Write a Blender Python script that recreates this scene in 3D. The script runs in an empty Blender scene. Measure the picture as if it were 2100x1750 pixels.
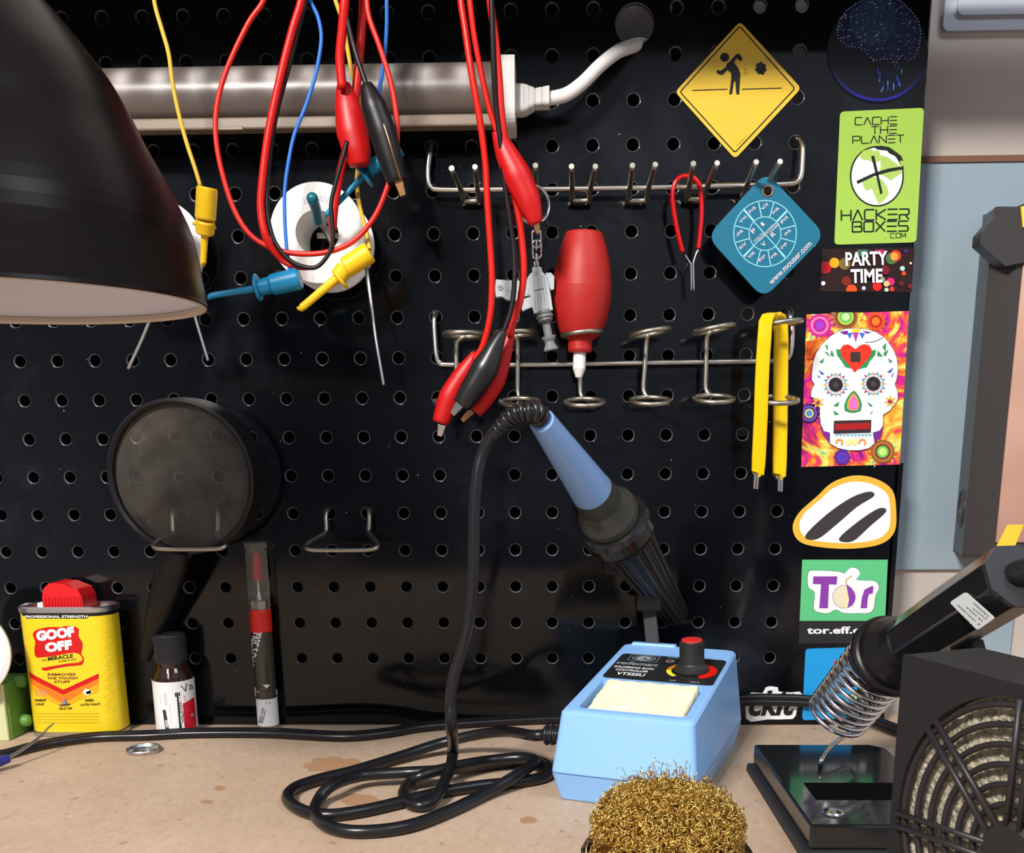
import bpy, bmesh, math, random
from mathutils import Vector, Matrix, geometry
random.seed(7)
sc = bpy.context.scene
COL = sc.collection
V3 = Vector
pi = math.pi

# ---------------------------------------------------------------- camera
FPX, PX, PY = 2000.0, 1076.9, 1379.8          # focal length and principal point of a 2100x1750 frame
def _rot(yaw, pitch, roll):
    cy, sy, cp, sp, cr, sr = math.cos(yaw), math.sin(yaw), math.cos(pitch), math.sin(pitch), math.cos(roll), math.sin(roll)
    return Matrix(((cy,-sy,0),(sy,cy,0),(0,0,1))) @ Matrix(((1,0,0),(0,cp,-sp),(0,sp,cp))) @ Matrix(((cr,0,sr),(0,1,0),(-sr,0,cr)))
CR = _rot(.0259, -.2219, .0068)
CC = V3((.0236, -.6731, .1903))
cd = bpy.data.cameras.new('camera'); cam = bpy.data.objects.new('camera', cd); COL.objects.link(cam)
cd.sensor_fit = 'HORIZONTAL'; cd.sensor_width = 36; cd.lens = 36*FPX/2100
cd.shift_x = -(PX-1050)/2100; cd.shift_y = (PY-875)/2100
cd.clip_start = .01; cd.clip_end = 20
m3 = CR @ Matrix(((1,0,0),(0,0,-1),(0,1,0)))
cam.matrix_world = Matrix.Translation(CC) @ m3.to_4x4()
sc.camera = cam

# ---------------------------------------------------------------- world, lights, exposure
sc.view_settings.view_transform = 'Standard'; sc.view_settings.look = 'None'
sc.view_settings.gamma = 1; sc.view_settings.use_curve_mapping = False
sc.view_settings.exposure = 0.0
w = bpy.data.worlds.new('room_light'); sc.world = w; w.use_nodes = True
nt = w.node_tree; nt.nodes.clear()
wo = nt.nodes.new('ShaderNodeOutputWorld'); bg = nt.nodes.new('ShaderNodeBackground')
tc = nt.nodes.new('ShaderNodeTexCoord'); nz = nt.nodes.new('ShaderNodeTexNoise'); rp = nt.nodes.new('ShaderNodeValToRGB')
nz.inputs['Scale'].default_value = 1.6; nz.inputs['Detail'].default_value = 2
rp.color_ramp.elements[0].position = .38; rp.color_ramp.elements[0].color = (.10,.11,.15,1)
rp.color_ramp.elements[1].position = .66; rp.color_ramp.elements[1].color = (.62,.66,.75,1)
nt.links.new(tc.outputs['Generated'], nz.inputs['Vector']); nt.links.new(nz.outputs['Fac'], rp.inputs['Fac'])
nt.links.new(rp.outputs['Color'], bg.inputs['Color']); nt.links.new(bg.outputs[0], wo.inputs[0])
bg.inputs['Strength'].default_value = 1.1
def area(name, loc, target, sx, sy, energy, color):
    l = bpy.data.lights.new(name, 'AREA'); l.shape = 'RECTANGLE'; l.size = sx; l.size_y = sy
    l.energy = energy; l.color = color
    o = bpy.data.objects.new(name, l); COL.objects.link(o); o.location = loc
    o.rotation_euler = (V3(target)-V3(loc)).to_track_quat('-Z', 'Y').to_euler(); return o
area('ceiling_and_fill', (-.48,-1.25,1.02), (0,-.03,.17), .30, .16, 33, (1,.945,.89))
area('ceiling_and_fill', (.75,-.9,1.3), (.1,-.05,.15), .5, .3, 6, (.85,.93,1))  # added cool fill to brighten the right wall, no fixture seen

# ---------------------------------------------------------------- helpers
def ray(px, py): return CR @ V3(((px-PX)/FPX, 1, -(py-PY)/FPX))
def B(px, py, d=0.0):                      # point at distance d in front of the pegboard
    r = ray(px, py); return CC + r*((-d-CC.y)/r.y)
def D(px, py, h=0.0):                      # point at height h above the bench
    r = ray(px, py); return CC + r*((h-CC.z)/r.z)
def s2l(c): return tuple((x/12.92 if x <= .04045 else ((x+.055)/1.055)**2.4) for x in c)
def rgb(r, g, b): return s2l((r/255, g/255, b/255))
_M = {}
def mat(name, col, rough=.5, metal=0, spec=.5, bump=None, trans=0, ior=1.45, coat=0, noise=None, alpha=1, sheen=0):
    if name in _M: return _M[name]
    m = bpy.data.materials.new(name); m.use_nodes = True; n = m.node_tree; b = n.nodes['Principled BSDF']
    b.inputs['Base Color'].default_value = (*col, 1); b.inputs['Roughness'].default_value = rough
    b.inputs['Metallic'].default_value = metal; b.inputs['Specular IOR Level'].default_value = spec
    b.inputs['Transmission Weight'].default_value = trans; b.inputs['IOR'].default_value = ior
    b.inputs['Coat Weight'].default_value = coat; b.inputs['Alpha'].default_value = alpha
    co = n.nodes.new('ShaderNodeTexCoord')
    if noise:                                # (scale, amount, second colour)
        t = n.nodes.new('ShaderNodeTexNoise'); t.inputs['Scale'].default_value = noise[0]; t.inputs['Detail'].default_value = 5
        r = n.nodes.new('ShaderNodeValToRGB'); r.color_ramp.elements[0].position = .5-noise[1]; r.color_ramp.elements[1].position = .5+noise[1]
        r.color_ramp.elements[0].color = (*noise[2], 1); r.color_ramp.elements[1].color = (*col, 1)
        n.links.new(co.outputs['Object'], t.inputs['Vector']); n.links.new(t.outputs['Fac'], r.inputs['Fac']); n.links.new(r.outputs['Color'], b.inputs['Base Color'])
    if bump:                                 # (scale, strength, distance)
        t = n.nodes.new('ShaderNodeTexNoise'); t.inputs['Scale'].default_value = bump[0]; t.inputs['Detail'].default_value = 4
        k = n.nodes.new('ShaderNodeBump'); k.inputs['Strength'].default_value = bump[1]; k.inputs['Distance'].default_value = bump[2]
        n.links.new(co.outputs['Object'], t.inputs['Vector']); n.links.new(t.outputs['Fac'], k.inputs['Height']); n.links.new(k.outputs[0], b.inputs['Normal'])
    _M[name] = m; return m

def spline(pts, sub):
    """Catmull-Rom through (Vector, radius) pairs"""
    out = []; n = len(pts)
    if n < 3 or sub <= 1: return [(V3(p), r) for p, r in pts]
    for i in range(n-1):
        p0, p1, p2, p3 = pts[max(i-1,0)], pts[i], pts[i+1], pts[min(i+2,n-1)]
        for k in range(sub):
            t = k/sub; t2, t3 = t*t, t*t*t
            f = lambda a, b, c, d: .5*((2*b)+(c-a)*t+(2*a-5*b+4*c-d)*t2+(3*b-a-3*c+d)*t3)
            out.append((V3([f(p0[0][j], p1[0][j], p2[0][j], p3[0][j]) for j in range(3)]), max(1e-5, p1[1]+(p2[1]-p1[1])*t)))
    out.append((V3(pts[-1][0]), pts[-1][1])); return out

ORG = {}
class MB:
    def __init__(s): s.v = []; s.f = []; s.mi = []; s.sm = []; s.ms = []
    def _m(s, m):
        if m not in s.ms: s.ms.append(m)
        return s.ms.index(m)
    def add(s, vs, fs, m, smooth=True):
        o = len(s.v); s.v += [V3(v) for v in vs]; i = s._m(m)
        for f in fs: s.f.append([o+k for k in f]); s.mi.append(i); s.sm.append(smooth)
        return s
    def tube(s, pts, r, m, n=10, sub=6, cap=True, flat=1.0, up=None):
        P = [(V3(p), (r[i] if isinstance(r, (list, tuple)) else r)) for i, p in enumerate(pts)]
        P = spline(P, sub); vs = []; fs = []; prev = None; L = len(P)
        for i, (p, rr) in enumerate(P):
            t = (P[min(i+1,L-1)][0]-P[max(i-1,0)][0]).normalized()
            if prev is None:
                a = V3(up) if up else (V3((0,0,1)) if abs(t.z) < .9 else V3((1,0,0)))
                u = (a-t*a.dot(t)).normalized()
            else: u = (prev-t*prev.dot(t)).normalized()
            prev = u; w_ = t.cross(u)
            for k in range(n):
                a = 2*pi*k/n; vs.append(p+u*(math.cos(a)*rr*flat)+w_*(math.sin(a)*rr))
        for i in range(L-1):
            for k in range(n): fs.append([i*n+k, i*n+(k+1)%n, (i+1)*n+(k+1)%n, (i+1)*n+k])
        s.add(vs, fs, m, True)
        if cap:
            o = len(s.v)-len(vs); i = s._m(m)
            s.f.append([o+k for k in range(n)][::-1]); s.f.append([o+(L-1)*n+k for k in range(n)]); s.mi += [i,i]; s.sm += [False,False]
        return s
    def lathe(s, prof, o, ax, m, n=36, smooth=True, sq=(1,1), up=None):
        """prof: (radius, distance along the axis[, material])"""
        o = V3(o); ax = V3(ax).normalized(); a = V3(up) if up else (V3((0,0,1)) if abs(ax.z) < .9 else V3((0,-1,0)))
        u = (a-ax*a.dot(ax)).normalized(); w_ = ax.cross(u); L = len(prof)
        for i in range(L-1):
            p, q = prof[i], prof[i+1]; vs = []; mm = q[2] if len(q) > 2 else m
            if p[0] < 1e-7 and q[0] < 1e-7: continue
            for rr, h in ((p[0],p[1]), (q[0],q[1])):
                for k in range(n):
                    t = 2*pi*k/n; vs.append(o+ax*h+u*(math.cos(t)*rr*sq[0])+w_*(math.sin(t)*rr*sq[1]))
            s.add(vs, [[k, (k+1)%n, n+(k+1)%n, n+k] for k in range(n)], mm, smooth)
        return s
    def box(s, c, size, m, ax=None, taper=1.0):
        c = V3(c); ax = ax or (V3((1,0,0)), V3((0,1,0)), V3((0,0,1))); vs = []
        for z in (-.5,.5):
            t = 1 if z < 0 else taper
            for x, y in ((-.5,-.5),(.5,-.5),(.5,.5),(-.5,.5)): vs.append(c+ax[0]*x*size[0]*t+ax[1]*y*size[1]*t+ax[2]*z*size[2])
        s.add(vs, [[0,3,2,1],[4,5,6,7],[0,1,5,4],[1,2,6,5],[2,3,7,6],[3,0,4,7]], m, False); return s
    def hexa(s, b, t, m, smooth=False):        # bottom loop, top loop
        n = len(b); s.add(list(b)+list(t), [list(range(n))[::-1], list(range(n, 2*n))]+[[k,(k+1)%n,n+(k+1)%n,n+k] for k in range(n)], m, smooth); return s
    def prism(s, pts, off, m, mside=None, smooth=False):    # planar (maybe concave) outline extruded by off
        pts = [V3(p) for p in pts]; off = V3(off); n = len(pts)
        tri = geometry.tessellate_polygon([pts])
        s.add(pts, [list(t) for t in tri], m, False); s.add([p+off for p in pts], [list(t)[::-1] for t in tri], m, False)
        s.add(pts+[p+off for p in pts], [[k,(k+1)%n,n+(k+1)%n,n+k] for k in range(n)], mside or m, smooth); return s
    def ball(s, c, r, m, n=12, sc3=(1,1,1)):
        vs = []; fs = []; c = V3(c)
        for i in range(n+1):
            for k in range(2*n):
                a, b = pi*i/n, pi*k/n; vs.append(c+V3((math.sin(a)*math.cos(b)*r*sc3[0], math.sin(a)*math.sin(b)*r*sc3[1], math.cos(a)*r*sc3[2])))
        for i in range(n):
            for k in range(2*n): fs.append([i*2*n+k, (i+1)*2*n+k, (i+1)*2*n+(k+1)%(2*n), i*2*n+(k+1)%(2*n)])
        s.add(vs, fs, m, True); return s
    def ring(s, c, ax, R, r, m, n=36, k=8, up=None, flat=1.0):
        c = V3(c); ax = V3(ax).normalized(); a = V3(up) if up else (V3((0,0,1)) if abs(ax.z) < .9 else V3((1,0,0)))
        u = (a-ax*a.dot(ax)).normalized(); w_ = ax.cross(u); vs = []; fs = []
        for i in range(n):
            t = 2*pi*i/n; d = u*math.cos(t)+w_*math.sin(t)
            for j in range(k):
                q = 2*pi*j/k; vs.append(c+d*(R+r*math.cos(q))+ax*(r*flat*math.sin(q)))
        for i in range(n):
            for j in range(k): fs.append([i*k+j, ((i+1)%n)*k+j, ((i+1)%n)*k+(j+1)%k, i*k+(j+1)%k])
        s.add(vs, fs, m, True); return s
    def build(s, name, parent=None, bevel=0, label=None, kind=None, merge=False, fixn=True, segs=2):
        me = bpy.data.meshes.new(name)
        if parent is not None: org = ORG[parent]
        else:
            xs, ys, zs = [v.x for v in s.v], [v.y for v in s.v], [v.z for v in s.v]
            org = V3(((min(xs)+max(xs))/2, (min(ys)+max(ys))/2, min(zs)))
        me.from_pydata([v-org for v in s.v], [], s.f)
        for m in s.ms: me.materials.append(m)
        me.polygons.foreach_set('material_index', s.mi); me.polygons.foreach_set('use_smooth', s.sm)
        if merge or fixn:
            bm = bmesh.new(); bm.from_mesh(me)
            if merge: bmesh.ops.remove_doubles(bm, verts=bm.verts, dist=1e-6)
            if fixn: bmesh.ops.recalc_face_normals(bm, faces=bm.faces)
            bm.to_mesh(me); bm.free()
        me.update()
        o = bpy.data.objects.new(name, me); COL.objects.link(o); ORG[o] = org
        if parent is not None: o.parent = parent
        else: o.location = org
        if bevel:
            b = o.modifiers.new('bevel', 'BEVEL'); b.width = bevel; b.segments = segs; b.limit_method = 'ANGLE'; b.angle_limit = math.radians(35)
            b.harden_normals = False
        if label: o['label'] = label
        if kind: o['kind'] = kind
        return o
def tag(o, label, cat, group=None, kind=None):
    o['label'] = label; o['category'] = cat
    if group: o['group'] = group
    if kind: o['kind'] = kind
    return o
def thing(name, label, cat, loc, group=None):
    o = bpy.data.objects.new(name, None); COL.objects.link(o); o.location = V3(loc); ORG[o] = V3(loc)
    o.empty_display_size = .01
    return tag(o, label, cat, group)

_TC = {}
def text_mesh(txt, bold=0.0, shear=0.0):
    """unit-height flat text triangles: verts 2D, faces, width"""
    key = (txt, bold, shear)
    if key in _TC: return _TC[key]
    cu = bpy.data.curves.new('t', 'FONT'); cu.body = txt; cu.size = 1; cu.shear = shear; cu.resolution_u = 3; cu.offset = bold
    cu.fill_mode = 'BOTH' if hasattr(cu, 'fill_mode') else cu.fill_mode
    o = bpy.data.objects.new('t', cu); COL.objects.link(o)
    bpy.context.view_layer.update()
    me = o.to_mesh(); vs = [(v.co.x, v.co.y) for v in me.vertices]; fs = [list(p.vertices) for p in me.polygons]
    o.to_mesh_clear(); bpy.data.objects.remove(o); bpy.data.curves.remove(cu)
    if vs:
        x0 = min(v[0] for v in vs); x1 = max(v[0] for v in vs); y0 = min(v[1] for v in vs); y1 = max(v[1] for v in vs)
        vs = [((x-x0)/(x1-x0+1e-9), (y-y0)/(y1-y0+1e-9)) for x, y in vs]
        asp = (x1-x0)/(y1-y0+1e-9)
    else: asp = 1
    _TC[key] = (vs, fs, asp); return _TC[key]

# vector lettering made of strokes, for the squared futuristic face on the green sticker
SF = {'A':[[(0,0),(.5,1),(1,0)]], 'C':[[(1,1),(.12,1),(0,.85),(0,.12),(.12,0),(1,0)]], 'H':[[(0,0),(0,1)],[(1,0),(1,1)],[(0,.5),(1,.5)]],
 'E':[[(0,1),(1,1)],[(0,.5),(1,.5)],[(0,0),(1,0)]], 'T':[[(0,1),(1,1)],[(.5,1),(.5,0)]], 'P':[[(0,0),(0,1),(.9,1),(1,.9),(1,.55),(.9,.42),(.15,.42)]],
 'L':[[(0,1),(0,.1),(.12,0),(1,0)]], 'N':[[(0,0),(0,1),(1,0),(1,1)]], 'K':[[(0,0),(0,1)],[(1,1),(.12,.5),(1,0)]],
 'R':[[(0,0),(0,.45),(.9,.45),(1,.58),(1,.9),(.9,1),(0,1)],[(.6,.45),(1,0)]], 'B':[[(0,0),(0,1),(.85,1),(.95,.88),(.95,.62),(.82,.52),(.2,.52)],[(.82,.52),(1,.4),(1,.12),(.88,0),(0,0)]],
 'O':[[(.1,0),(0,.1),(0,.9),(.1,1),(.9,1),(1,.9),(1,.1),(.9,0),(.1,0)]], 'X':[[(0,0),(1,1)],[(0,1),(1,0)]], 'S':[[(1,1),(.1,1),(0,.88),(0,.62),(.1,.52),(.9,.52),(1,.4),(1,.12),(.9,0),(0,0)]],
 '.':[[(0,0),(.12,0)]], 'M':[[(0,0),(0,1),(.5,.2),(1,1),(1,0)]]}

class Print(MB):
    """flat printing laid on a surface; f(u, v) -> (point, normal)"""
    def __init__(s, f): super().__init__(); s.mapf = f; s.k = 1; s.step = 4e-5; s.T = lambda x, y: (x, y)
    def crop(s, x0, y0, sc_): s.T = lambda x, y: (x0+x/sc_, y0+y/sc_); return s
    def pt(s, x, y):
        p, n = s.mapf(*s.T(x, y)); return p+n*(s.step*s.k)
    def up(s): s.k += 1; return s
    def poly(s, pts, m):
        q = [V3((a, b, 0)) for a, b in pts]
        s.add([s.pt(a, b) for a, b in pts], [list(t) for t in geometry.tessellate_polygon([q])], m, False); return s
    def line(s, pts, w_, m, closed=False):
        if closed: pts = list(pts)+[pts[0]]
        for i in range(len(pts)-1):
            (x0, y0), (x1, y1) = pts[i], pts[i+1]; L = math.hypot(x1-x0, y1-y0)
            if L < 1e-6: continue
            dx, dy = (x1-x0)/L*w_/2, (y1-y0)/L*w_/2; e = .35
            a = (x0-dx*e, y0-dy*e); b = (x1+dx*e, y1+dy*e)
            s.add([s.pt(a[0]-dy, a[1]+dx), s.pt(a[0]+dy, a[1]-dx), s.pt(b[0]+dy, b[1]-dx), s.pt(b[0]-dy, b[1]+dx)], [[0,1,2,3]], m, False)
        return s
    def disc(s, cx, cy, rx, m, ry=None, n=24, a0=0, a1=2*pi, inner=0):
        ry = ry or rx; full = abs(a1-a0-2*pi) < 1e-6
        for i in range(n):
            a, b = a0+(a1-a0)*i/n, a0+(a1-a0)*(i+1)/n
            if inner: s.add([s.pt(cx+rx*inner*math.cos(a), cy+ry*inner*math.sin(a)), s.pt(cx+rx*math.cos(a), cy+ry*math.sin(a)), s.pt(cx+rx*math.cos(b), cy+ry*math.sin(b)), s.pt(cx+rx*inner*math.cos(b), cy+ry*inner*math.sin(b))], [[0,1,2,3]], m, False)
            else: s.add([s.pt(cx, cy), s.pt(cx+rx*math.cos(a), cy+ry*math.sin(a)), s.pt(cx+rx*math.cos(b), cy+ry*math.sin(b))], [[0,1,2]], m, False)
        return s
    def text(s, txt, p0, p1, h, m, bold=.0, shear=0, skew=None):
        """baseline from p0 to p1 (picture axes, y down), letter height h"""
        vs, fs, asp = text_mesh(txt, bold, shear); ux, uy = p1[0]-p0[0], p1[1]-p0[1]; L = math.hypot(ux, uy)
        nx, ny = (uy/L*h, -ux/L*h) if skew is None else skew
        s.add([s.pt(p0[0]+ux*a+nx*b, p0[1]+uy*a+ny*b) for a, b in vs], fs, m, False); return s
    def strokes(s, txt, p0, p1, h, w_, m, gap=.28, skew=0):
        n = len(txt); ux, uy = p1[0]-p0[0], p1[1]-p0[1]; cw = 1/(n+(n-1)*gap)
        for i, ch in enumerate(txt):
            o = i*cw*(1+gap)
            for st in SF.get(ch, []):
                s.line([(p0[0]+ux*(o+a*cw)+skew*b, p0[1]+uy*(o+a*cw)-h*b) for a, b in st], w_, m)
        return s
def onboard(d):
    return lambda x, y: (B(x, y, d), V3((0,-1,0)))
def onplane(p0, nrm):
    p0 = V3(p0); nrm = V3(nrm).normalized()
    def f(x, y):
        r = ray(x, y); return CC+r*((p0-CC).dot(nrm)/r.dot(nrm)), nrm
    return f
def rrect(x0, y0, x1, y1, r, n=5):
    o = []
    for cx, cy, a in ((x1-r,y0+r,-90),(x1-r,y1-r,0),(x0+r,y1-r,90),(x0+r,y0+r,180)):
        for i in range(n+1):
            t = math.radians(a+90*i/n); o.append((cx+r*math.cos(t), cy+r*math.sin(t)))
    return o
def rquad(c, r, n=5):                          # rounded polygon through corners (pixels)
    o = []; N = len(c)
    for i in range(N):
        p, q, s_ = V3((*c[i-1],0)), V3((*c[i],0)), V3((*c[(i+1)%N],0))
        a = (p-q).normalized()*r; b = (s_-q).normalized()*r
        for k in range(n+1):
            t = k/n; z = (q+a)*(1-t)**2+q*2*t*(1-t)+(q+b)*t*t; o.append((z.x, z.y))
    return o

# ---------------------------------------------------------------- materials
K = dict(
 black=mat('black_plastic', (.008,.007,.008), .38, spec=.35), rubber=mat('black_rubber', (.010,.010,.011), .32, spec=.6), matte=mat('matte_black', (.018,.018,.02), .6),
 chrome=mat('zinc_wire', (.62,.60,.55), .28, 1), dullwire=mat('dull_zinc_wire', (.42,.39,.32), .38, 1), steel=mat('steel', (.7,.7,.7), .2, 1), tin=mat('tin', (.55,.55,.54), .3, 1),
 copper=mat('copper_jaw', rgb(190,140,95), .3, 1), red=mat('red_pvc', rgb(192,18,12), .38, spec=.4), redm=mat('red_boot', rgb(184,9,10), .42, bump=(400,.2,.0003)),
 redw=mat('red_silicone_wire', rgb(204,30,18), .35), yel=mat('yellow_plastic', rgb(235,190,20), .42), yelw=mat('yellow_wire', rgb(215,175,60), .5),
 blu=mat('blue_plastic', rgb(10,125,170), .4), bluw=mat('blue_wire', rgb(40,110,200), .5), teal=mat('teal_rubber', rgb(12,95,112), .35),
 white=mat('white_plastic', (.75,.74,.72), .4), paper=mat('white_print', (.82,.82,.82), .35), ink=mat('black_print', (.012,.012,.012), .35),
 boxblue=mat('pale_blue_plastic', rgb(138,186,240), .38, bump=(900,.08,.0003)), vinyl=mat('black_vinyl', (.008,.008,.010), .3),
)
def rad(px, p):                                # radius of something px pixels wide at point p
    return px/2*((CR.transposed() @ (V3(p)-CC)).y)/FPX
def struct(mb, name, **k):
    o = mb.build(name, **k); o['kind'] = 'structure'; return o

# ================================================================ the setting
wallm = mat('painted_wall', rgb(196,186,178), .45, spec=.4, bump=(60,.08,.001))
shadem = mat('blue_grey_shade', rgb(150,168,180), .35, spec=.5)
struct(MB().box((.35,.075,.45), (2.4,.06,1.6), wallm), 'wall_back')
bench = mat('hardboard', rgb(198,168,138), .62, spec=.25, bump=(500,.10,.0003))
n = bench.node_tree; b = n.nodes['Principled BSDF']; co = n.nodes.new('ShaderNodeTexCoord')
def nse(scale, det=6, rough=.6, stretch=None):
    t = n.nodes.new('ShaderNodeTexNoise'); t.inputs['Scale'].default_value = scale; t.inputs['Detail'].default_value = det; t.inputs['Roughness'].default_value = rough
    if stretch:
        mp = n.nodes.new('ShaderNodeMapping'); mp.inputs['Scale'].default_value = stretch; n.links.new(co.outputs['Object'], mp.inputs['Vector']); n.links.new(mp.outputs[0], t.inputs['Vector'])
    else: n.links.new(co.outputs['Object'], t.inputs['Vector'])
    return t
def rampn(src, stops):
    r = n.nodes.new('ShaderNodeValToRGB'); e = r.color_ramp.elements
    while len(e) < len(stops): e.new(.5)
    for q, (p, c) in zip(e, stops): q.position = p; q.color = (*c, 1)
    n.links.new(src.outputs['Fac'], r.inputs['Fac']); return r
def mixn(a, bb, fac, mode='MIX'):
    m = n.nodes.new('ShaderNodeMix'); m.data_type = 'RGBA'; m.blend_type = mode
    n.links.new(a, m.inputs['A']); n.links.new(bb, m.inputs['B'])
    if isinstance(fac, (int, float)): m.inputs['Factor'].default_value = fac
    else: n.links.new(fac, m.inputs['Factor'])
    return m.outputs['Result']
base = rampn(nse(9), [(.32, rgb(178,152,128)), (.68, rgb(196,171,148))])
fib = rampn(nse(260, 4, .7, (1,.5,1)), [(.3, (.72,.72,.72)), (.62, (1,1,1))])
c1 = mixn(base.outputs['Color'], fib.outputs['Color'], .5, 'MULTIPLY')
st = rampn(nse(130, 2, .5), [(.66, (1,1,1)), (.74, (.35,.27,.2))])
c2 = mixn(c1, st.outputs['Color'], .45, 'MULTIPLY')
n.links.new(c2, b.inputs['Base Color'])
top = MB().box((.12,-.4515,-.015), (1.7,.963,.03), bench)
bo = top.build('workbench_top', bevel=.0008); tag(bo, 'tan hardboard workbench top under the pegboard', 'workbench')
# burn stains on the bench
def blot(cx, cy, rx, ry, m, h, nm, lb, seed):
    rnd = random.Random(seed); pts = []
    for k in range(26):
        a = 2*pi*k/26; f = .75+.3*rnd.random(); pts.append(D(cx+rx*math.cos(a)*f, cy+ry*math.sin(a)*f, .00008))
    return MB().prism(pts, (0,0,-.00006), m)
stain = mat('brown_stain', rgb(168,130,98), .6)
for cx, cy, rx, ry, sd in ((688,1570,72,18,3),(1083,1682,20,8,5),(450,1617,14,6,8),(425,1645,16,5,9),(735,1640,50,14,11)):
    rnd = random.Random(sd); pts = []
    for k in range(26):
        a = 2*pi*k/26; f = .7+.35*rnd.random(); pts.append(D(cx+rx*math.cos(a)*f, cy+ry*math.sin(a)*f, .00010))
    MB().prism(pts, (0,0,-.00008), stain).build('stain', parent=bo, label='darker brown scorch stain')

# added blue grey sheets paint the wall's bluish shade; brown seam above
yb = .045
def W(px, py, y=yb): return B(px, py, -y)
def wslab(x0, y0, x1, y1, m, th, name, ybk=yb):
    a, c = W(x0, y0, ybk-th), W(x1, y1, ybk-th)
    return MB().box(((a.x+c.x)/2, ybk-th/2, (a.z+c.z)/2), (abs(c.x-a.x), th, abs(a.z-c.z)), m)
struct(wslab(1700,330,2260,1168,shadem,.004,'x'), 'wall_shade', bevel=.0008)
struct(wslab(2014,1190,2066,1400,shadem,.004,'x'), 'shade_strip', bevel=.0005)
seam = mat('seam_brown', rgb(120,85,65), .6)
struct(wslab(1700,323,2260,328,seam,.0055,'x'), 'trim_2')

# grey metal cover at the top right
t = thing('metal_cover', 'grey metal box cover with rolled rim at top right of the wall', 'metal cover', W(2100,20,.03))
gm = mat('grey_enamel', rgb(165,170,182), .3, spec=.5)
def rr3(px0, py0, px1, py1, r, y):
    a, c = W(px0, py0, y), W(px1, py1, y)
    return [V3((q[0], y, q[1])) for q in rrect(a.x, c.z, c.x, a.z, r)]
MB().prism(rr3(1951,-160,2300,57,.004,.041), (0,.004,0), gm).build('cover_plate', t, bevel=.0015)
MB().prism(rr3(1981,-190,2330,24,.004,.0385), (0,.003,0), gm).build('raised_centre', t, bevel=.0012)

# ================================================================ pegboard
PB = mat('gloss_black_steel', (.004,.0045,.006), .10, spec=.36)
n = PB.node_tree; b = n.nodes['Principled BSDF']; co = n.nodes.new('ShaderNodeTexCoord')
r1 = rampn(nse(14, 3, .55), [(.35, (.06,.06,.06)), (.7, (.17,.17,.17))])
n.links.new(r1.outputs['Color'], b.inputs['Roughness'])
sm_ = rampn(nse(7, 8, .65), [(.54, (.0022,.0027,.0040)), (.80, (.017,.020,.028))])
du = rampn(nse(420, 1, .5), [(.815, (0,0,0)), (.835, (.45,.45,.42))])
n.links.new(mixn(sm_.outputs['Color'], du.outputs['Color'], 1.0, 'ADD'), b.inputs['Base Color'])
bp = n.nodes.new('ShaderNodeBump'); bp.inputs['Strength'].default_value = .35; bp.inputs['Distance'].default_value = .0012
n.links.new(nse(9, 2, .4).outputs['Fac'], bp.inputs['Height']); n.links.new(bp.outputs[0], b.inputs['Normal'])
HX, HZ, PT = 0.0, .07423, .0254
XL, XR, ZT = -16.5*PT, .2553, HZ+16.5*PT
EDGE = mat('hole_edge_grey', (.085,.085,.09), .42, 0)  # lighter grey on the hole bevels than on the board face
mb = MB(); NS = 24
def holecell(x0, x1, z0, z1, cx, cz, r, ns=NS):
    f = []; vs = []
    sq = []
    for k in range(ns):
        a = 2*pi*(k+.5)/ns; dx, dz = math.cos(a), math.sin(a)
        tx = ((x1-cx) if dx > 0 else (x0-cx))/dx; tz = ((z1-cz) if dz > 0 else (z0-cz))/dz; t_ = min(tx, tz)
        sq.append((cx+dx*t_, cz+dz*t_))
    cor = [(x1,z1),(x0,z1),(x0,z0),(x1,z0)]
    circ = [(cx+r*math.cos(2*pi*(k+.5)/ns), cz+r*math.sin(2*pi*(k+.5)/ns)) for k in range(ns)]
    P3 = [V3((x, 0, z)) for x, z in sq]+[V3((x, 0, z)) for x, z in circ]
    fs = []
    for k in range(ns):
        j = (k+1)%ns; fs.append([k, j, ns+j, ns+k])
    mb.add(P3, fs, PB, False)
    for k in range(ns):                     # corner triangles
        j = (k+1)%ns; a, c = sq[k], sq[j]
        if abs(a[0]-c[0]) > 1e-7 and abs(a[1]-c[1]) > 1e-7:
            for q in cor:
                if (abs(q[0]-a[0]) < 1e-7 or abs(q[0]-c[0]) < 1e-7) and (abs(q[1]-a[1]) < 1e-7 or abs(q[1]-c[1]) < 1e-7):
                    mb.add([V3((a[0],0,a[1])), V3((q[0],0,q[1])), V3((c[0],0,c[1]))], [[0,1,2]], PB, False)
    prof = [(r, 0), (r-.00028, .00006), (r-.00052, .00022), (r-.00072, .00048), (r-.00084, .00082), (r-.00088, .0013), (r-.00088, .0026)]
    vs = [V3((cx+q*math.cos(2*pi*(k+.5)/ns), y, cz+q*math.sin(2*pi*(k+.5)/ns))) for q, y in prof for k in range(ns)]
    for i in range(6): mb.add(vs[i*ns:(i+2)*ns], [[k, (k+1)%ns, ns+(k+1)%ns, ns+k] for k in range(ns)], PB if i in (0,5) else EDGE, True)
big = B(1293, 50)
for c in range(-16, 8):
    for r in range(-1, 16):
        x0, x1, z0, z1 = HX+(c-.5)*PT, HX+(c+.5)*PT, HZ+(r-.5)*PT, HZ+(r+.5)*PT
        if c == 3 and r == 14: holecell(x0, x1, z0, z1+PT, max(x0+.0126, min(x1-.0126, big.x)), big.z, .0122, 48); continue
        if c == 3 and r == 15: continue
        holecell(x0, x1, z0, z1, HX+c*PT, HZ+r*PT, .0046)
za, zb = HZ-1.5*PT, HZ+15.5*PT
def q3(x0, z0, x1, z1): mb.add([(x0,0,z0),(x1,0,z0),(x1,0,z1),(x0,0,z1)], [[0,1,2,3]], PB, False)
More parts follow.
